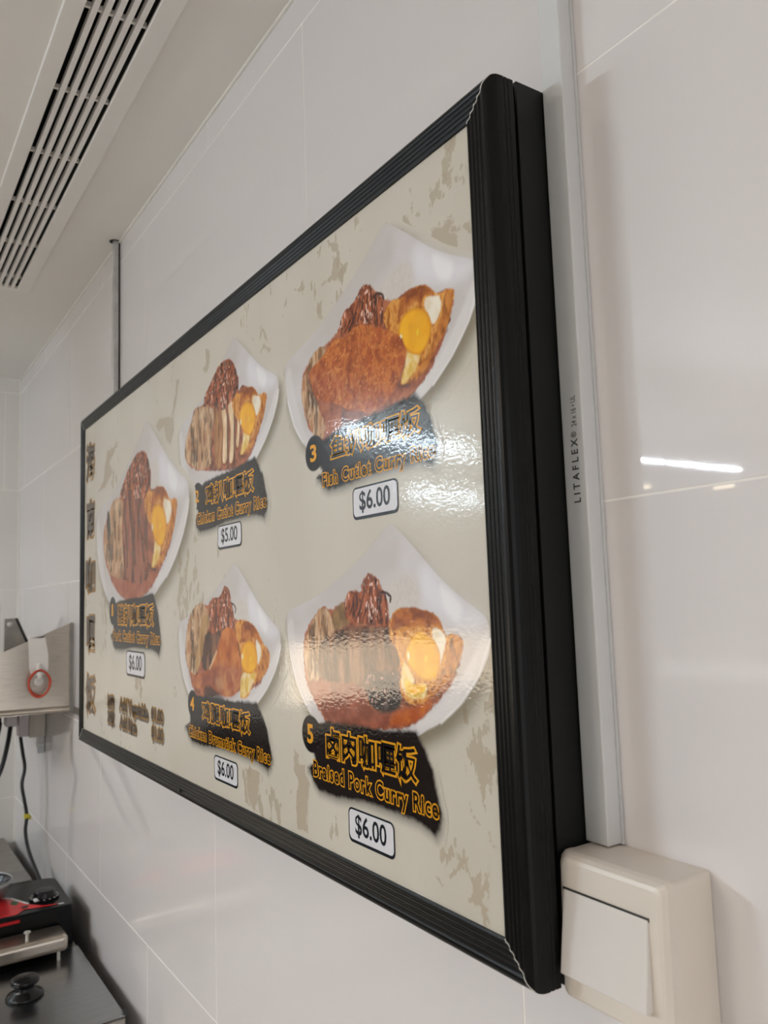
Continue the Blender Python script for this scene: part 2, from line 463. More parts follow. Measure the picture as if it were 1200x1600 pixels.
# moulded profile: (0..1 outward, depth from the wall in mm)
prof = [(0, 64.6), (0, 67.2), (.03, 67.6)]
for k in range(4):
    a = .05 + .155 * k
    prof += [(a + .008, 67.9 + .25 * k), (a + .030, 67.35 + .27 * k), (a + .065, 67.1 + .27 * k), (a + .105, 67.3 + .27 * k), (a + .132, 67.95 + .25 * k)]
prof += [(.70, 69.3), (.76, 69.4), (.84, 68.6), (.91, 67.2), (.96, 65.0), (.99, 62.0), (1.0, 58.5), (1.0, 56.0), (.982, 55.4), (1.0, 54.8),
         (1.0, 52.4), (.982, 51.8), (1.0, 51.2), (1.0, 47.0), (.80, 46.6)]
def corner(cx, cz, s):      # cx: 0 left / 1 right, cz: 0 bottom / 1 top
    x = (IX1 + s * (OX1 - IX1)) if cx else (IX0 + s * (OX0 - IX0))
    z = (IZ1 + s * (OZ1 - IZ1)) if cz else (IZ0 + s * (OZ0 - IZ0))
    return x, z
def rail(name, c0, c1, label=None):
    V, F = [], []
    n = len(prof)
    ax = 0 if c0[1] == c1[1] else 1
    for i, c in enumerate((c0, c1)):
        for s, d in prof:
            p = list(corner(*c, s)); sh = .00022 * (1 if (c[ax] == 0) else -1)
            p[ax] += sh
            V.append((p[0], -d / 1000, p[1]))
    for k in range(n - 1): F.append((k, k + 1, n + k + 1, n + k))
    F.append((n - 1, 0, n, 2 * n - 1))
    F.append(tuple(range(n))); F.append(tuple(range(2 * n - 1, n - 1, -1)))
    bm = bmesh.new(); bv = [bm.verts.new(q) for q in V]
    for q in F: bm.faces.new([bv[i] for i in q])
    bmesh.ops.recalc_face_normals(bm, faces=list(bm.faces))
    o = mesh_obj(name, *take(bm), M['black_alu'], board)
    return o
r_top = rail('frame_rail', (0, 1), (1, 1)); r_bot = rail('frame_rail', (0, 0), (1, 0))
r_left = rail('frame_rail', (0, 0), (0, 1)); r_right = rail('frame_rail', (1, 0), (1, 1))
# bare metal showing in the mitre joints at the right-hand corners
for cz, par in ((1, r_top), (0, r_bot), (1, r_left), (0, r_left)):
    cx = 0 if par is r_left else 1
    V, F = [], []
    front = [q for q in prof[1:] if q[1] > 66.2]
    for s, d in front:
        x, z = corner(cx, cz, s)
        for dx, dd in ((-.00035, .0), (.00035, .0), (.00035, -1.5), (-.00035, -1.5)):
            V.append((x + dx, -(d + .16 + dd) / 1000, z + (dx if (cx == 1) == (cz == 0) else -dx) * .8))
    for k in range(len(front) - 1):
        for a in range(4):
            b = (a + 1) % 4; F.append((4 * k + a, 4 * k + b, 4 * k + 4 + b, 4 * k + 4 + a))
    mesh_obj('mitre_joint', V, F, M['bare_alu'], par)
mesh_obj('edge_bead', *tube_geo([(OX0 + .002, -.0560, OZ0 - .0002), (OX1 - .004, -.0560, OZ0 - .0002)], .0009, 6), M['bare_alu'], r_bot)
box('catch', -0.640, -0.632, -.0701, -.0690, -.2415, -.2365, M['dark_gap'], r_bot)
bb = join(box_geo(-1.184, -.0006, -.0392, -.0003, .3568, .3595), box_geo(-1.184, -.0006, -.0392, -.0003, -.2515, -.2490),
          box_geo(-1.184, -1.182, -.0392, -.0003, -.2490, .3568), box_geo(-.0026, -.0006, -.0392, -.0003, -.2490, .3568),
          box_geo(-1.182, -.0026, -.0040, -.0006, -.2490, .3568))
mesh_obj('back_box', *bb, M['black_box'], board)
mesh_obj('inner_core', *box_geo(-1.176, -.0085, -.0600, -.0045, -.2435, .3490), M['dark_gap'], board)

# print: all layers share one glossy, slightly rippled laminate
def gloss(nt, b):
    b.inputs['Roughness'].default_value = 0.07
    b.inputs['Specular IOR Level'].default_value = 0.5
    tc = nd(nt, 'ShaderNodeTexCoord'); mp = nd(nt, 'ShaderNodeMapping'); mp.inputs['Scale'].default_value = (1, 1, 1.6)
    nt.links.new(tc.outputs['Object'], mp.inputs[0])
    nz = nd(nt, 'ShaderNodeTexNoise'); nz.inputs['Scale'].default_value = 240; nz.inputs['Detail'].default_value = 1.5
    nt.links.new(mp.outputs[0], nz.inputs['Vector'])
    bp = nd(nt, 'ShaderNodeBump'); bp.inputs['Strength'].default_value = 0.075; bp.inputs['Distance'].default_value = 0.001
    nt.links.new(nz.outputs[0], bp.inputs['Height']); nt.links.new(bp.outputs[0], b.inputs['Normal'])
    return tc
PK = 1.24
def base_paper(nt, tc):
    """cream distressed paper: faint vertical streaks and small flakes"""
    mp = nd(nt, 'ShaderNodeMapping'); mp.inputs['Scale'].default_value = (9, 9, 4.5)
    nt.links.new(tc.outputs['Object'], mp.inputs[0])
    n1 = nd(nt, 'ShaderNodeTexNoise'); n1.inputs['Scale'].default_value = 1.0; n1.inputs['Detail'].default_value = 2
    nt.links.new(mp.outputs[0], n1.inputs['Vector'])
    r1 = nd(nt, 'ShaderNodeValToRGB')
    r1.color_ramp.elements[0].position = .35; r1.color_ramp.elements[0].color = (*srgb(184, 178, 165, PK), 1)
    r1.color_ramp.elements[1].position = .65; r1.color_ramp.elements[1].color = (*srgb(190, 184, 172, PK), 1)
    nt.links.new(n1.outputs[0], r1.inputs[0])
    # flakes: two noises multiplied, thresholded
    m2 = nd(nt, 'ShaderNodeMapping'); m2.inputs['Scale'].default_value = (70, 70, 34); nt.links.new(tc.outputs['Object'], m2.inputs[0])
    n2 = nd(nt, 'ShaderNodeTexNoise'); n2.inputs['Scale'].default_value = 1.0; n2.inputs['Detail'].default_value = 5; n2.inputs['Roughness'].default_value = .6
    nt.links.new(m2.outputs[0], n2.inputs['Vector'])
    m3 = nd(nt, 'ShaderNodeMapping'); m3.inputs['Scale'].default_value = (13, 13, 6.5); m3.inputs['Location'].default_value = (3, 1, 7); nt.links.new(tc.outputs['Object'], m3.inputs[0])
    n3 = nd(nt, 'ShaderNodeTexNoise'); n3.inputs['Scale'].default_value = 1.0; n3.inputs['Detail'].default_value = 2
    nt.links.new(m3.outputs[0], n3.inputs['Vector'])
    ad = nd(nt, 'ShaderNodeMath'); ad.operation = 'MULTIPLY_ADD'; ad.inputs[1].default_value = .75
    nt.links.new(n3.outputs[0], ad.inputs[0]); nt.links.new(n2.outputs[0], ad.inputs[2])
    r2 = nd(nt, 'ShaderNodeValToRGB'); r2.color_ramp.elements[0].position = .505 + .51; r2.color_ramp.elements[1].position = .525 + .51
    dv = nd(nt, 'ShaderNodeMath'); dv.operation = 'SUBTRACT'; dv.inputs[1].default_value = 0.035
    nt.links.new(ad.outputs[0], dv.inputs[0])
    mrg = nd(nt, 'ShaderNodeMapRange'); mrg.inputs[1].default_value = 1.045; mrg.inputs[2].default_value = 1.07; mrg.inputs[3].default_value = 0; mrg.inputs[4].default_value = .75
    nt.links.new(ad.outputs[0], mrg.inputs[0])
    mx = nd(nt, 'ShaderNodeMixRGB'); mx.inputs[2].default_value = (*srgb(160, 148, 128, PK), 1)
    nt.links.new(mrg.outputs[0], mx.inputs[0]); nt.links.new(r1.outputs[0], mx.inputs[1])
    return mx.outputs[0]
def print_material(name, kind, color=None):
    m = bpy.data.materials.new(name); m.use_nodes = True
    nt = m.node_tree; b = nt.nodes['Principled BSDF']
    tc = gloss(nt, b)
    if kind == 'flat':
        nz = nd(nt, 'ShaderNodeTexNoise'); nz.inputs['Scale'].default_value = 90
        nt.links.new(tc.outputs['Object'], nz.inputs['Vector'])
        hs = nd(nt, 'ShaderNodeMixRGB'); hs.blend_type = 'MULTIPLY'; hs.inputs[0].default_value = .12
        hs.inputs[1].default_value = (*color, 1)
        nt.links.new(nz.outputs[0], hs.inputs[2]); nt.links.new(hs.outputs[0], b.inputs['Base Color'])
        return m
    base = base_paper(nt, tc)
    if kind == 'paper':
        nt.links.new(base, b.inputs['Base Color']); return m
    at = nd(nt, 'ShaderNodeAttribute'); at.attribute_name = 'inkcolor'
    mx = nd(nt, 'ShaderNodeMixRGB')
    nt.links.new(at.outputs['Alpha'], mx.inputs[0]); nt.links.new(base, mx.inputs[1]); nt.links.new(at.outputs['Color'], mx.inputs[2])
    nt.links.new(mx.outputs[0], b.inputs['Base Color'])
    return m
M['paper'] = print_material('printed_paper', 'paper')
M['photo'] = print_material('printed_photo', 'photo')
M['p_black'] = print_material('printed_black', 'flat', srgb(22, 17, 16))
M['p_yellow'] = print_material('printed_yellow', 'flat', srgb(212, 148, 30, 1.15))
M['p_brown'] = print_material('printed_brown', 'flat', srgb(62, 44, 22))
M['p_gold'] = print_material('printed_gold', 'flat', srgb(150, 108, 38, 1.1))
M['p_white'] = print_material('printed_white', 'flat', srgb(205, 204, 208, PK))
M['p_navy'] = print_material('printed_navy_black', 'flat', srgb(34, 38, 46))
M['p_stain'] = print_material('printed_taupe', 'flat', srgb(165, 150, 130, 1.5))
M['p_shadow'] = print_material('printed_soft_shadow', 'flat', srgb(110, 100, 86, 1.2))
sheet = box('print_sheet', -1.1745, -.0125, YP, YP + .005, -.2425, .3480, M['paper'], board)

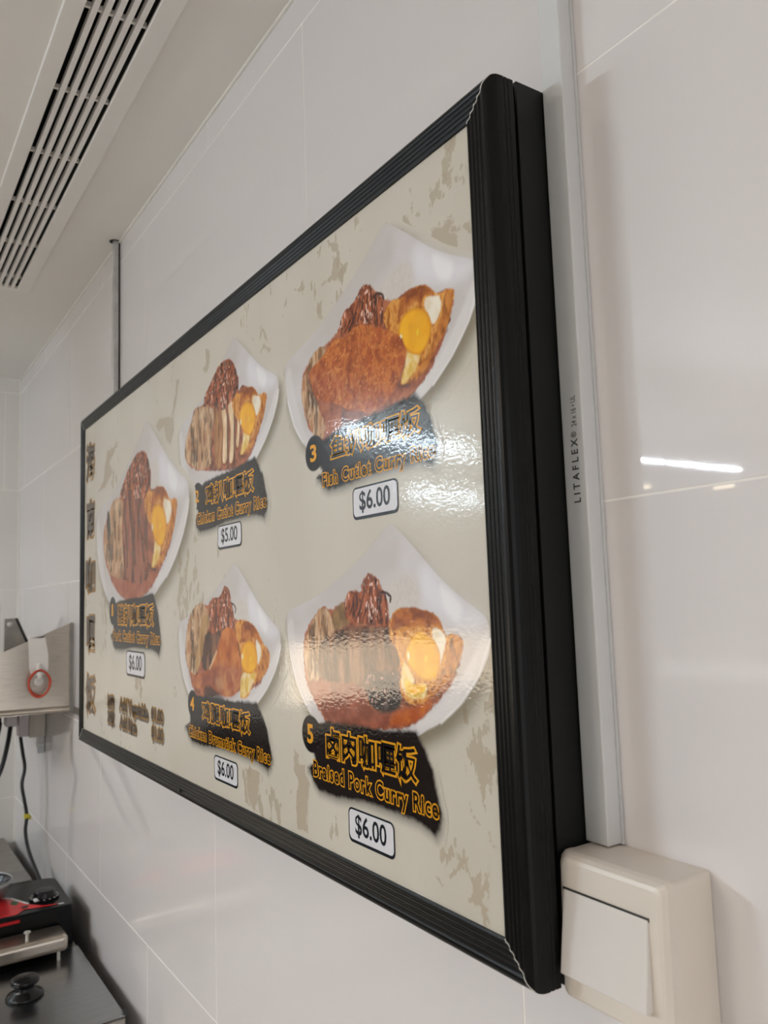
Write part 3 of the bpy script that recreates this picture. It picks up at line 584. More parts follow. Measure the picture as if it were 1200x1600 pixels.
D = {"3": {"plate": [(-41.9,106.4),(-35.2,105.1),(-27.4,100.3),(-12.5,89.4),(1.8,78.5),(17.8,67.1),(33.1,56.6),(51.8,44.5),(70.5,33.4),(72.6,25.9),(71.9,10.3),(70.4,2.9),(62.8,-5.1),(40.4,-28),(22,-42.3),(2.9,-52.4)],"food": [(-116.2,36.8),(-133,31.6),(-175.9,20),(-187.8,5.1),(-185.4,-21.2),(-175.3,-42.1),(-151.5,-60.4),(-99.9,-66.5),(-42.7,-62.1),(-16.5,-53),(3.5,-43.3),(22.8,-30),(41.9,-6.6),(49.1,14.3),(43.7,18.9),(26.3,22.2),(13.2,32.7),(-5.9,36.2),(-26.3,34.3),(-41.8,41.1),(-52.2,50.9),(-68.6,62.2),(-83.8,57)],"floss": [(-61.6,59.3),(-77.5,62.1),(-87,53.2),(-105.9,49.5),(-114.6,37.2),(-107.1,27.4),(-91.5,28.5),(-76.4,29.5),(-46,17),(-42.5,29),(-47.1,42.9),(-53.7,49.1),(-59.3,50.2)],"cutlet": [(-73.5,29.1),(-91.3,30.9),(-103.9,27.3),(-123.1,29.6),(-136.7,25),(-154.4,17.8),(-172.6,12),(-169.5,0.6),(-157.9,-17),(-126.3,-28.4),(-95.5,-41.7),(-58.3,-49.8),(-36.2,-41.1),(-22.5,-28.1),(-13.6,-15.8),(-14.8,-6.6),(-23,4.7),(-43.4,15.4),(-59.5,22.7)],"veg": [(-148.4,30.9),(-168.2,26.8),(-176,18.2),(-187.7,6.9),(-188.7,-12.6),(-175.2,-38.6),(-158.3,-57.4),(-144,-48.2),(-156.6,-25.1),(-169.6,-1.1),(-170.7,13.3),(-142,21.3)],"egg": [(13.2,32.7),(-3.5,35.4),(-16.1,32.3),(-28.8,35.2),(-42.6,27.5),(-38.1,13.8),(-20.8,-1.9),(-13.6,-15.8),(-17.5,-29.4),(-21.7,-35.7),(-5.7,-36.7),(13.6,-31.7),(25.8,-18.3),(38.6,-8.3),(48.6,13.1),(43.7,18.9),(30.6,20),(24.1,24.3)],"white1": [(15.2,21.7),(23.9,20.4),(31.6,17.5),(33.4,8.6),(27.5,0.7),(22,-0.4),(18,7.2),(13,16.4)],"white2": [(-10.3,-13.8),(5,-20.2),(-2.8,-30.3),(-11.7,-35.2),(-21.1,-35.1),(-15.9,-23.9)],"sauce": [(13.1,32.5),(-5.9,35.5),(-18.8,29.5),(-22.1,17.9),(-11.8,21.2),(3,22.9),(7.5,18.5),(14.9,23.9),(27,17),(24.1,24.3)],"crust": [(48,14.6),(38.6,-8.3),(25.8,-18.3),(13.6,-31.7),(-5.7,-38.2),(4.4,-29.3),(14.2,-22),(24.1,-10.8),(34,4.2),(39.3,19)],"yolk": [(1.5,18.6),(-8.2,19.3),(-17.1,16.3),(-22.2,8.9),(-20.7,-0.5),(-12.6,-10.9),(-2,-17.8),(7.4,-18.7),(16,-12.7),(20,-4),(19.4,4.7),(13,13.1)],"hl": [(-18,3.2),(2.5,-3.7)],"strands": [(-67.4,58.6),(-76.3,31.9),(-84,52.2),(-100.7,29.6),(-58,48.2),(-55.4,20.6),(-47.3,39.9),(-50,19),(-75,54),(-88.3,30.8),(-63.4,53.2),(-65,25.2),(-96.9,41.6),(-108.5,30.3)],"curl": [(-58,47.4),(-51,48.6),(-43.7,45.1),(-41.8,40.3)]},"5": {"plate": [(-212.3,35),(-160.3,46.4),(-126.2,60.2),(-88.4,75.8),(-64.7,88),(-45.1,96.8),(-37,100.2),(-26.9,98.1),(-3.4,80.7),(22.5,59),(46.8,42.7),(67.7,32.4),(77.6,26.3),(78.3,17.9),(77.1,5.9),(64.5,-12.9),(45.8,-30.3),(19.7,-46.8),(-7.8,-59.1),(-22.3,-63.6),(-47.2,-65.3),(-133.4,-71.3),(-169.6,-65.8),(-190.1,-51.4),(-207.8,-32.4),(-220,-5.4),(-224,19.1),(-222.2,31.5)],"food": [(-71.7,64.6),(-83.7,55.7),(-84,49.9),(-103.3,50),(-114.6,40.8),(-140.6,34.7),(-148.8,38),(-164.6,31.5),(-183.2,16.2),(-190.6,-0.9),(-187.2,-29.4),(-172.1,-46.5),(-155.7,-61.1),(-136.3,-67),(-41.7,-59.1),(-11.9,-50.2),(11.8,-35.9),(36.6,-16),(49.1,9.8),(40.8,15.9),(28.3,16.9),(18.4,29.9),(-4.1,34.7),(-28.3,34.8),(-44.1,27),(-43.4,38.5),(-50.6,50.2),(-58.2,59.3)],"floss": [(-71.7,64.3),(-80.7,57.1),(-84,49.9),(-103.3,50),(-111.5,40.8),(-109.2,26.7),(-91.5,22.2),(-68.7,21),(-45.7,22.7),(-43.8,32.8),(-45.7,44.3),(-50.6,50.2),(-57.3,51.9),(-56.8,59.2),(-66.3,61.8)],"curl": [(-54.7,48.9),(-45.5,47.9),(-39.7,44.9),(-40.7,40.6)],"strands": [(-69.2,59.7),(-85.5,23.8),(-99,46.8),(-106,29.8),(-61.5,49),(-65.9,22.5),(-50.7,48.8),(-49.7,22.7),(-84.2,46.5),(-97.3,23.7),(-72.9,44.8),(-60.4,22.5)],"veg": [(-148.8,37.7),(-164.6,31.5),(-175.8,19.7),(-187.3,6),(-188.3,-14.3),(-178.4,-32.1),(-164.3,-30.3),(-151.6,-15.8),(-131.9,13.8),(-133,23.4),(-140.7,33.1)],"veg2": [(-134.2,31.4),(-114.6,40.8),(-103.2,25.2),(-128.6,17.1)],"meat": [(-128.6,15.5),(-91.5,20.7),(-42,19.9),(-27.9,1.9),(-32.7,-15.1),(-29.1,-37),(-46.1,-46.9),(-61.9,-47.1),(-75.3,-42.6),(-85.8,-30.2),(-106.2,-27.1),(-154,-28.8),(-161.3,-6.4),(-152.1,6.9)],"sauce5": [(-181.9,-31.5),(-131.1,-28.8),(-91.5,-29.1),(-78.1,-42.8),(-56.6,-48),(-20.8,-41),(7.4,-34.4),(-7.1,-48.4),(-36.5,-55.7),(-90.5,-62.5),(-139.4,-65),(-165.4,-52.4)],"dark": [(-82.4,-21),(-54.6,-15),(-31.5,-16.4),(-29,-35.6),(-40.9,-45),(-61.9,-47.1),(-75.2,-41.1)],"orange": [(-41,-46.4),(-15.9,-39.2),(9.8,-32.9),(-7,-47),(-31.4,-54.4),(-46.6,-55.4)],"egg": [(-28.3,35.3),(-41.5,27),(-42.4,12.7),(-32.9,1.7),(-28.8,-12.1),(-30.9,-26.1),(-22.9,-35.1),(-4,-36.1),(14.7,-25.3),(35.9,-11),(49.1,9.8),(40.9,16.2),(28.3,16.9),(20.5,28.6),(-4,35.1),(-18.5,32.7)],"sauce": [(-28.3,35.3),(-40.3,25.6),(-39.5,18.5),(-21.7,21.5),(-2.6,21.8),(11.1,20.6),(22.2,22.1),(28.3,16.9),(20.5,28.6),(-4,35.1)],"white1": [(15.6,20.9),(29.3,15.7),(25.1,1.3),(20.3,-6.7),(19.3,5),(13.9,12.7)],"white2": [(-23.5,-6.2),(-12.2,-17.9),(-15,-24.9),(3.8,-20.8),(0.9,-30.3),(-15.5,-33.1),(-27.2,-25.8),(-27.8,-16.2)],"yolk": [(-0.5,18.4),(-10,16.2),(-20.3,4.9),(-22.1,-3.4),(-11.8,-12.5),(1.7,-18.3),(15.3,-16.1),(21.5,-5.3),(21.1,5),(12.9,14)],"yolk2": [(-21.8,-18.5),(-12.4,-22),(1.6,-21),(1.2,-26.3),(-15.3,-29),(-24.7,-25.6)],"crust": [(49.1,9.8),(40.9,16.2),(34.3,11.9),(26.8,-6.4),(15.2,-17.4),(3.1,-31.5),(14.7,-25.3),(35.9,-11)]},"2": {"plate": [(-43.2,118.9),(-25.9,106.3),(1.6,81.8),(35,52),(64.1,30.2),(77.9,18.2),(78.1,12.9),(67.3,-6),(44.5,-25),(12.9,-43.5),(-226.2,57.3),(-157.1,63.5),(-114.6,82.9),(-74.6,103.6)],"food": [(-70.5,83.2),(-44.6,78.7),(-24.9,53.8),(-25.4,38.6),(-11.1,41),(10.5,31.2),(23.3,19.2),(43.6,13.9),(40.5,-0.2),(24.2,-24.4),(-3.3,-46.3),(-43.1,-50.6),(-159.5,-32.9),(-198.1,-13.6),(-197.6,10.5),(-176.3,33.2),(-164.9,46.7),(-132.7,46.2),(-111.7,64.3),(-91.5,78.2)],"floss": [(-70.5,83.2),(-44.6,78.7),(-27.6,56.9),(-25.4,38.6),(-52.3,28.2),(-77,26.4),(-102.5,36.9),(-132.6,50),(-111.7,65.6),(-88.2,77.4)],"strands": [(-56.8,75.3),(-95.8,41.7),(-45,66.1),(-70.7,29.9),(-33.5,56),(-46.1,32.8),(-75.6,71.6),(-115.5,51.2)],"veg": [(-161.2,45.9),(-132.8,43),(-99.4,32.5),(-103.3,12),(-108.7,-5.7),(-111.2,-32.7),(-152.4,-33.9),(-198.1,-13.6),(-197.6,10.5),(-176.3,33.2)],"s0": [(-99.4,31.2),(-75.5,24.8),(-75.9,-35.9),(-94.9,-35.3)],"s1": [(-75.5,24.8),(-66,28.2),(-57.5,8.9),(-58.3,-14.9),(-62,-36.8),(-74.3,-34.9),(-71,-0.5)],"s2": [(-55.4,25.3),(-44.7,30.7),(-37.2,16.6),(-38.5,-18.5),(-44.2,-39.7),(-53.9,-38.1),(-48.9,-4.8)],"s3": [(-35,29.1),(-25.2,26.9),(-21.9,1.6),(-26.3,-25.4),(-33.3,-21.8),(-29,3.1)]},"4": {"food": [(-65.9,77),(-80.1,65.4),(-104,63.5),(-122.3,55.2),(-139.2,58.5),(-167.6,51.8),(-188.2,32.7),(-198.3,-4.7),(-185.8,-25.7),(-170,-48.5),(-149.1,-56.6),(10.2,-32.6),(36,-18.2),(52,3.2),(39.8,12),(22.8,27.3),(1,37.2),(-30.5,38.1),(-41.7,45.4),(-47.1,59.1),(-52.5,71.8)],"floss": [(-65.9,77),(-80.1,65.4),(-102.3,63.4),(-112.5,51.5),(-113,34.6),(-103.6,21.6),(-78.2,27.9),(-40.9,28.5),(-40.2,46.5),(-47.1,59.1),(-52.5,71.8)],"curl": [(-47.1,57.9),(-38.5,55.6),(-33.5,51),(-35.9,46.5)],"strands": [(-64.5,73.2),(-78.1,30.3),(-92.8,60.9),(-106.5,32.3),(-56,56.9),(-62.9,29.3),(-47.2,55.7),(-45.2,29.5),(-80.2,60.7),(-90.6,28.9)],"veg": [(-139.2,58.5),(-167.6,51.8),(-188.2,31.4),(-197.2,-4.7),(-187.5,-23.3),(-162.4,-29.4),(-147.9,-11.3),(-130,19.9),(-113,32.2),(-115.9,46.7),(-122.4,51.6)],"stalk": [(-137.9,41.8),(-122.6,44.3),(-119.6,32.2),(-133.9,1.5),(-155.2,-24),(-163.8,-17),(-150.8,12)],"meat": [(-123.2,22.4),(-78.2,27.9),(-88.1,9),(-107.9,-15.4),(-134.5,-22.8),(-139.1,-4.8)],"drum": [(-53.9,30),(-72.1,26.9),(-83.3,11.5),(-91.4,1.9),(-114.5,-19.3),(-151.8,-28.7),(-164.5,-41.9),(-148.8,-45.6),(-108.6,-40.2),(-80.5,-47.4),(-50.7,-46.6),(-29,-36.6),(-22.7,-16.4),(-30.1,10.8),(-39.5,26.2)],"drumlow": [(-114.6,-21.7),(-85.6,-11.9),(-49.5,-12.3),(-22.7,-16.4),(-29,-36.6),(-50.7,-46.6),(-80.5,-47.4),(-108.6,-40.2),(-148.8,-45.6),(-162.7,-41.7),(-151.8,-29.3)],"egg": [(-30.5,38.1),(-36.7,24),(-25.9,11),(-20,-18.5),(-25.1,-43.9),(-6,-43.9),(10.3,-30.4),(43.6,-13.7),(52.1,4.2),(39.8,12),(22.8,27.3),(1,37.2)],"sauce": [(-18.1,34.3),(1,36.9),(22.8,27.3),(32.4,13.8),(9.7,20.6),(-6.5,15.9),(-18.7,16.7)],"white1": [(19.4,18.2),(29.8,11.7),(30.7,2.3),(22.7,-7.5),(19.5,7.1)],"white2": [(-20.1,-20.6),(16,-16.3),(7.7,-29.6),(-8.7,-42.6),(-23.6,-42.7)],"yolk": [(0.2,16.3),(-12,12.5),(-20.7,1.2),(-19.7,-10.8),(-7.7,-17.7),(8.2,-17.3),(18.8,-9.8),(21.8,0.8),(17.1,11.2),(9.5,15.8)],"crust": [(39.8,12),(52.1,4.2),(43.6,-13.7),(20.8,-24.4),(23.8,-11.7),(31.7,-2.9)]},"1": {"food": [(-65.3,76.9),(-39.2,73),(-23.3,52.3),(-23.4,37),(-9.7,34.1),(13.3,28),(28.8,14.8),(43.9,12.5),(45.3,4.9),(31.4,-18.9),(6,-37.7),(-27.7,-57.3),(-71.5,-65.1),(-124,-60.8),(-164.2,-40.3),(-190.7,-12.6),(-191,10.4),(-169.6,29.9),(-148.8,40),(-124.5,40.8),(-111.7,55.9),(-91,68.3)],"floss": [(-65.3,76.4),(-40.3,72.7),(-26.8,56.1),(-25.1,39.4),(-34.1,29.6),(-95.1,34.8),(-126.6,42.2),(-111.7,55.9),(-83,70.6)],"strands": [(-55.8,71.9),(-111.7,41.6),(-41,63.9),(-71.2,35.3),(-32.1,51.4),(-41.3,31.6)],"strips": [(-97.1,53.9),(-41.2,46),(-34.1,24.1),(-32.7,-24.9),(-27.6,-39.2),(-63.9,-55.3),(-99.1,-44),(-115.7,-19.8),(-117.9,16)],"gaps": [(-95.1,33.6),(-71.4,-31.6),(-59.9,12.5),(-45.3,-29.6),(-107.4,15),(-99.1,-32.4),(-37.7,19.1),(-34.4,-19.4)],"veg": [(-153.4,40),(-122.3,38.1),(-115.8,15.8),(-115.6,-41),(-155,-40.7),(-189.2,-12.7),(-189.5,10.2),(-174.3,24.1)],"sauce5": [(-164.2,-40.3),(-103.1,-46.1),(-56.4,-51.1),(-10.5,-41),(-13.9,-49.3),(-45.5,-61.2),(-71.5,-66.2),(-119.8,-62)]},"blob": [(-19.4,27.5),(1.6,32.9),(47.4,35),(94.6,35.9),(118.2,38.7),(140.5,40.3),(150.3,28.4),(159.6,14.9),(163.6,-0.1),(168.4,-14.7),(165.3,-25),(159.9,-31),(153.4,-28.5),(139.7,-25.5),(102.7,-24.7),(61.7,-25.1),(15.6,-30.2),(-14.5,-29.6),(-24.7,-24),(-29.7,-16.1),(-36.3,-13.2),(-23.9,-7.8),(-15.6,-0.4)],"stains": [[(-54.5,309.2),(-51.7,308.4),(-49.2,308.8),(-45.6,306.7),(-42.7,307.5),(-42.4,304.6),(-44.4,303.1),(-44.9,295.9),(-46.1,291.5),(-48.9,292.2),(-51.1,296.3),(-54.6,301.1)],[(-43.6,301.4),(-39.9,300.9),(-38.2,297.6),(-38.5,294.1),(-41.2,294.8),(-42.9,298)],[(-37.4,295.4),(-32.7,297.4),(-31,295.4),(-31.4,290.1),(-33.2,290.4),(-33.9,293.7)],[(-34.4,306.8),(-33.4,307.5),(-32.3,303.9),(-33.8,301.9),(-35,303.4)],[(-30.2,300.5),(-28.4,301.4),(-28.2,297.7),(-30,297.3)],[(-72.4,271.8),(-67.4,271.6),(-63,271),(-62.3,274.4),(-61,270.8),(-56.7,269.3),(-56.5,265.2),(-59.6,263.3),(-54.3,263),(-54.3,270.4),(-50.2,273),(-46.6,271.4),(-47.7,268.8),(-44,267.3),(-44.3,263.7),(-40.4,259.7),(-41.1,255.7),(-44.8,255.4),(-46.1,251.1),(-39.4,246.6),(-41.1,243),(-51.9,249.1),(-63.9,257),(-70.6,261.6),(-71.2,267.5)],[(-36.2,260.3),(-31.6,260.8),(-25.9,259.5),(-26.5,251.5),(-31.2,254),(-34.6,257.2),(-40.1,257.7),(-40.9,259.2)],[(-32.3,238.4),(-29.5,240.8),(-28.2,239.7),(-30.7,236)],[(-44.5,329.2),(-39.8,329.2),(-37.6,326.2),(-39.6,324.5)],[(-50.8,328.1),(-47.6,325.8),(-44.7,326.8),(-43.4,325.2),(-46.9,322.6),(-50,325.8)],[(-91.3,-176.6),(-88.9,-181.1),(-85.9,-183.9),(-83.3,-185.5),(-79.7,-179),(-76.6,-178.3),(-75.8,-181.8),(-73.9,-184.5),(-76.2,-173.9),(-71.8,-169.8),(-70.6,-173.8),(-72,-180.3),(-70.2,-183.6),(-66.7,-183.4),(-64.3,-177.9),(-62.3,-178.1),(-63,-181.9),(-60.1,-183),(-60.4,-187.3),(-57.5,-194.4),(-52.7,-195.6),(-48.5,-189.7),(-46.8,-186.3),(-46.2,-191.5),(-47.2,-198.9),(-43.2,-194.8),(-41.8,-189.2),(-39.3,-186.2),(-37.4,-178.7),(-36,-178.9),(-39.1,-190.2),(-38.1,-194.6),(-38.7,-204.1),(-41.2,-206),(-40.9,-201.8),(-43.7,-202),(-46,-207.9),(-42.4,-210.4),(-38.4,-211.6),(-42.6,-212.2),(-42.7,-214.6),(-41.1,-217.6),(-42.5,-223.8),(-48.1,-224.4),(-48.2,-212.1),(-61.7,-211.8),(-57.2,-204.6),(-56.8,-198.5),(-60.3,-192.7),(-64.2,-190.7),(-68.4,-193.6),(-80.2,-201),(-81.2,-200),(-72.3,-192.1),(-68.9,-187),(-78.1,-186.1),(-86.1,-195),(-87.1,-194),(-83.6,-189.3),(-90.3,-194.1),(-92.3,-191.5)],[(-98.7,-204.5),(-95.5,-205.6),(-88.1,-208.7),(-89.3,-209.9),(-95.6,-207.8)],[(-40.8,-161.8),(-37,-160.9),(-37.3,-164.5),(-34.7,-167.5),(-31.1,-167.8),(-28.2,-166),(-30.4,-170.6),(-34.8,-169.3),(-38.3,-165.9)],[(-55.4,-143.6),(-54.7,-147.2),(-52.9,-150.5),(-54.3,-155.6),(-55,-151.5)],[(-51.3,-154.4),(-46.2,-157.6),(-47.7,-158.5)],[(-318.5,-146),(-310,-150),(-307.6,-158.6),(-288.1,-155.6),(-289.3,-180.7),(-297.3,-204.6),(-293.9,-217.5),(-316.2,-218.6),(-317.9,-193.5),(-311.2,-174.4),(-319.4,-165.5)],[(-445.3,-182.8),(-416.7,-182.1),(-415.3,-203.2),(-422.8,-217.5),(-436.9,-217.4),(-438.6,-198.8)],[(-409.9,-182.9),(-398.6,-182),(-402.9,-206.5),(-406.7,-216.3),(-409.4,-198.5)],[(-108.6,303),(-99.2,292.8),(-92.7,279.6),(-91.8,274.8),(-104.5,289.1),(-109.2,294.1)],[(-71.9,272.4),(-58.6,269.7),(-49.7,272.9),(-44.7,266.6),(-50.4,262),(-40.3,255.1),(-41.1,243.8),(-55.4,251.6),(-72.5,264.1)],[(-219.2,308),(-209.7,300.9),(-210.2,290.8),(-194.1,293.2),(-194.5,286.7),(-207.5,281.4),(-223.7,287.2),(-244.2,287.5),(-247.6,290.5),(-223.4,292.3)],[(-228.3,326.4),(-212,318.9),(-209.3,307.6),(-219,312.2)],[(-279.7,309.2),(-274.7,296.4),(-284.2,296.1),(-295.6,301.9),(-299.4,305.1),(-283.9,301.5)],[(-250.2,275.4),(-243.2,273.1),(-242.1,262.2),(-247.7,255.2),(-251.8,265.3)],[(-538,310.8),(-526.1,308.8),(-524.9,290.5),(-535.4,280.4),(-545.7,283),(-549,290.4),(-538.5,292.8)],[(-651.6,300.4),(-635.4,296.4),(-639.5,290.4),(-648.1,268.6),(-665,248.3),(-682.4,223.3),(-691,229.2),(-664.8,259.6),(-649.9,284.5)],[(-377.1,294.5),(-364.9,280.7),(-360.4,269.4),(-365.3,270.8),(-372.4,282.9),(-380.5,275.2),(-383,277.1),(-377.5,285.6)],[(-378.3,265.6),(-368,268.2),(-353.4,258.6),(-358.5,255.6),(-366.8,265.1),(-379.8,261.5)],[(-722.3,261.6),(-662.3,252.3),(-657.9,230.5),(-672.6,213.9),(-692.1,224),(-701.8,245.7),(-722.5,241.3),(-743.6,250.6)],[(-1006.5,261.4),(-947.7,263.1),(-961.9,249.8),(-991.1,240.7),(-968.9,221.3),(-1021,200.7),(-1068.6,198.7),(-1029,214)],[(-434.4,-182.2),(-397,-169.1),(-403,-206.6),(-412.6,-223.1),(-430.8,-211.8)]]}
E0 = {'3': (-97, 200, 1.0), '5': (-104, -48, 1.0), '2': (-414, 197, 1.0), '4': (-421, -62, 1.0), '1': (-724, 108, 1.57)}

# ------------------------------------------------ painter for the printed dish photographs
_rng = np.random.RandomState(3)
_tab = _rng.rand(256, 256)
def vnoise(x, y):
    xi = np.floor(x).astype(int); yi = np.floor(y).astype(int)
    fx = x - xi; fy = y - yi
    fx = fx * fx * (3 - 2 * fx); fy = fy * fy * (3 - 2 * fy)
    a = _tab[xi & 255, yi & 255]; b = _tab[(xi + 1) & 255, yi & 255]
    c = _tab[xi & 255, (yi + 1) & 255]; d = _tab[(xi + 1) & 255, (yi + 1) & 255]
    return (a * (1 - fx) + b * fx) * (1 - fy) + (c * (1 - fx) + d * fx) * fy
def fbm(x, y, o=3):
    s = 0; w = 0; k = 1.0
    for i in range(o):
        s = s + vnoise(x * 2 ** i + 17.3 * i, y * 2 ** i + 5.1 * i) * k; w += k; k *= .55
    return s / w
def sdf(poly, X, Y):
    P = np.asarray(poly, float); n = len(P)
    d2 = np.full(X.shape, 1e12); ins = np.zeros(X.shape, bool)
    for i in range(n):
        ax, ay = P[i]; bx, by = P[(i + 1) % n]
        ex, ey = bx - ax, by - ay
        wx, wy = X - ax, Y - ay
        t = np.clip((wx * ex + wy * ey) / (ex * ex + ey * ey + 1e-9), 0, 1)
        dx, dy = wx - ex * t, wy - ey * t
        d2 = np.minimum(d2, dx * dx + dy * dy)
        c = ((ay > Y) != (by > Y))
        with np.errstate(divide='ignore', invalid='ignore'):
            xi = ax + (Y - ay) * ex / (ey if abs(ey) > 1e-9 else 1e-9)
        ins ^= c & (X < xi)
    d = np.sqrt(d2)
    return np.where(ins, -d, d)
def spline(pts, sub=4):
    P = np.asarray(pts, float); n = len(P); out = []
    for i in range(n):
        p0, p1, p2, p3 = P[i - 1], P[i], P[(i + 1) % n], P[(i + 2) % n]
        for k in range(sub):
            t = k / sub
            out.append(.5 * (2 * p1 + (p2 - p0) * t + (2 * p0 - 5 * p1 + 4 * p2 - p3) * t * t + (3 * p1 - p0 - 3 * p2 + p3) * t ** 3))
    return np.array(out)
class Canvas:
    def __init__(s, X, Y):
        s.X, s.Y = X, Y; s.C = np.zeros((X.size, 3)); s.A = np.zeros(X.size)
    def over(s, idx, col, a):
        A = s.A[idx]; na = a + A * (1 - a)
        s.C[idx] = (col * a[:, None] + s.C[idx] * (A * (1 - a))[:, None]) / np.maximum(na, 1e-6)[:, None]
        s.A[idx] = na
    def pick(s, poly, pad):
        P = np.asarray(poly)
        return np.where((s.X > P[:, 0].min() - pad) & (s.X < P[:, 0].max() + pad) & (s.Y > P[:, 1].min() - pad) & (s.Y < P[:, 1].max() + pad))[0]
    def fill(s, poly, cols, f=(.2, .2), soft=.6, alpha=1.0, wob=0.0, wf=.25, grow=0.0, smooth=True, seed=0., rim=None, rimw=2.0, grain=0.0, lut=(.3, .7)):
        poly = spline(poly) if smooth else np.asarray(poly, float)
        pad = max(soft, 0) * 1.5 + wob + grow + 1
        i = s.pick(poly, pad)
        if not len(i): return
        X, Y = s.X[i], s.Y[i]
        d = sdf(poly, X, Y) - grow
        if wob: d = d + (fbm(X * wf + seed, Y * wf + seed * 2, 3) - .5) * 2 * wob
        a = np.clip(.5 - d / (2 * soft), 0, 1); a = a * a * (3 - 2 * a) * alpha
        k = a > .002; i = i[k]; a = a[k]; X = X[k]; Y = Y[k]; d = d[k]
        cols = [np.array(srgb(*c, PK)) for c in (cols if isinstance(cols[0], (tuple, list)) else [cols])]
        if len(cols) == 1: c = np.repeat(cols[0][None], len(i), 0)
        else:
            n = np.clip((fbm(X * f[0] + seed * 3.1, Y * f[1] + seed * 1.7, 4) - lut[0]) / (lut[1] - lut[0]), 0, .9999) * (len(cols) - 1)
            j = n.astype(int); t = (n - j)[:, None]; cc = np.array(cols)
            c = cc[j] * (1 - t) + cc[j + 1] * t
        if rim is not None:
            rc = np.array(srgb(*rim, PK)); t = np.clip(1 + d / rimw, 0, 1)[:, None]
            c = c * (1 - t) + rc * t
        if grain: c = c * (1 + grain * (fbm(X * 1.1 + 9, Y * 1.1, 2) - .5)[:, None] * 2)
        s.over(i, np.clip(c, 0, .92), a)
    def line(s, pts, w, col, soft=.5, alpha=1.0):
        P = np.asarray(pts, float); i = s.pick(P, w + soft + 1)
        if not len(i): return
        X, Y = s.X[i], s.Y[i]; d = np.full(len(i), 1e9)
        for k in range(len(P) - 1):
            e = P[k + 1] - P[k]; wx, wy = X - P[k][0], Y - P[k][1]
            t = np.clip((wx * e[0] + wy * e[1]) / (e @ e + 1e-9), 0, 1)
            d = np.minimum(d, np.hypot(wx - e[0] * t, wy - e[1] * t) - w * (1 - .6 * np.abs(t - .5)))
        a = np.clip(.5 - d / (2 * soft), 0, 1) * alpha
        s.over(i, np.repeat(np.array(srgb(*col, PK))[None], len(i), 0), a)
    def specks(s, poly, col, thr=.72, f=(.5, .25), alpha=.8, seed=0., soft=.05):
        poly = spline(poly); i = s.pick(poly, 1); X, Y = s.X[i], s.Y[i]
        d = sdf(poly, X, Y); n = fbm(X * f[0] + seed, Y * f[1] + seed, 2)
        a = np.clip((n - thr) / soft, 0, 1) * alpha * (d < -.8)
        s.over(i, np.repeat(np.array(srgb(*col, PK))[None], len(i), 0), a)

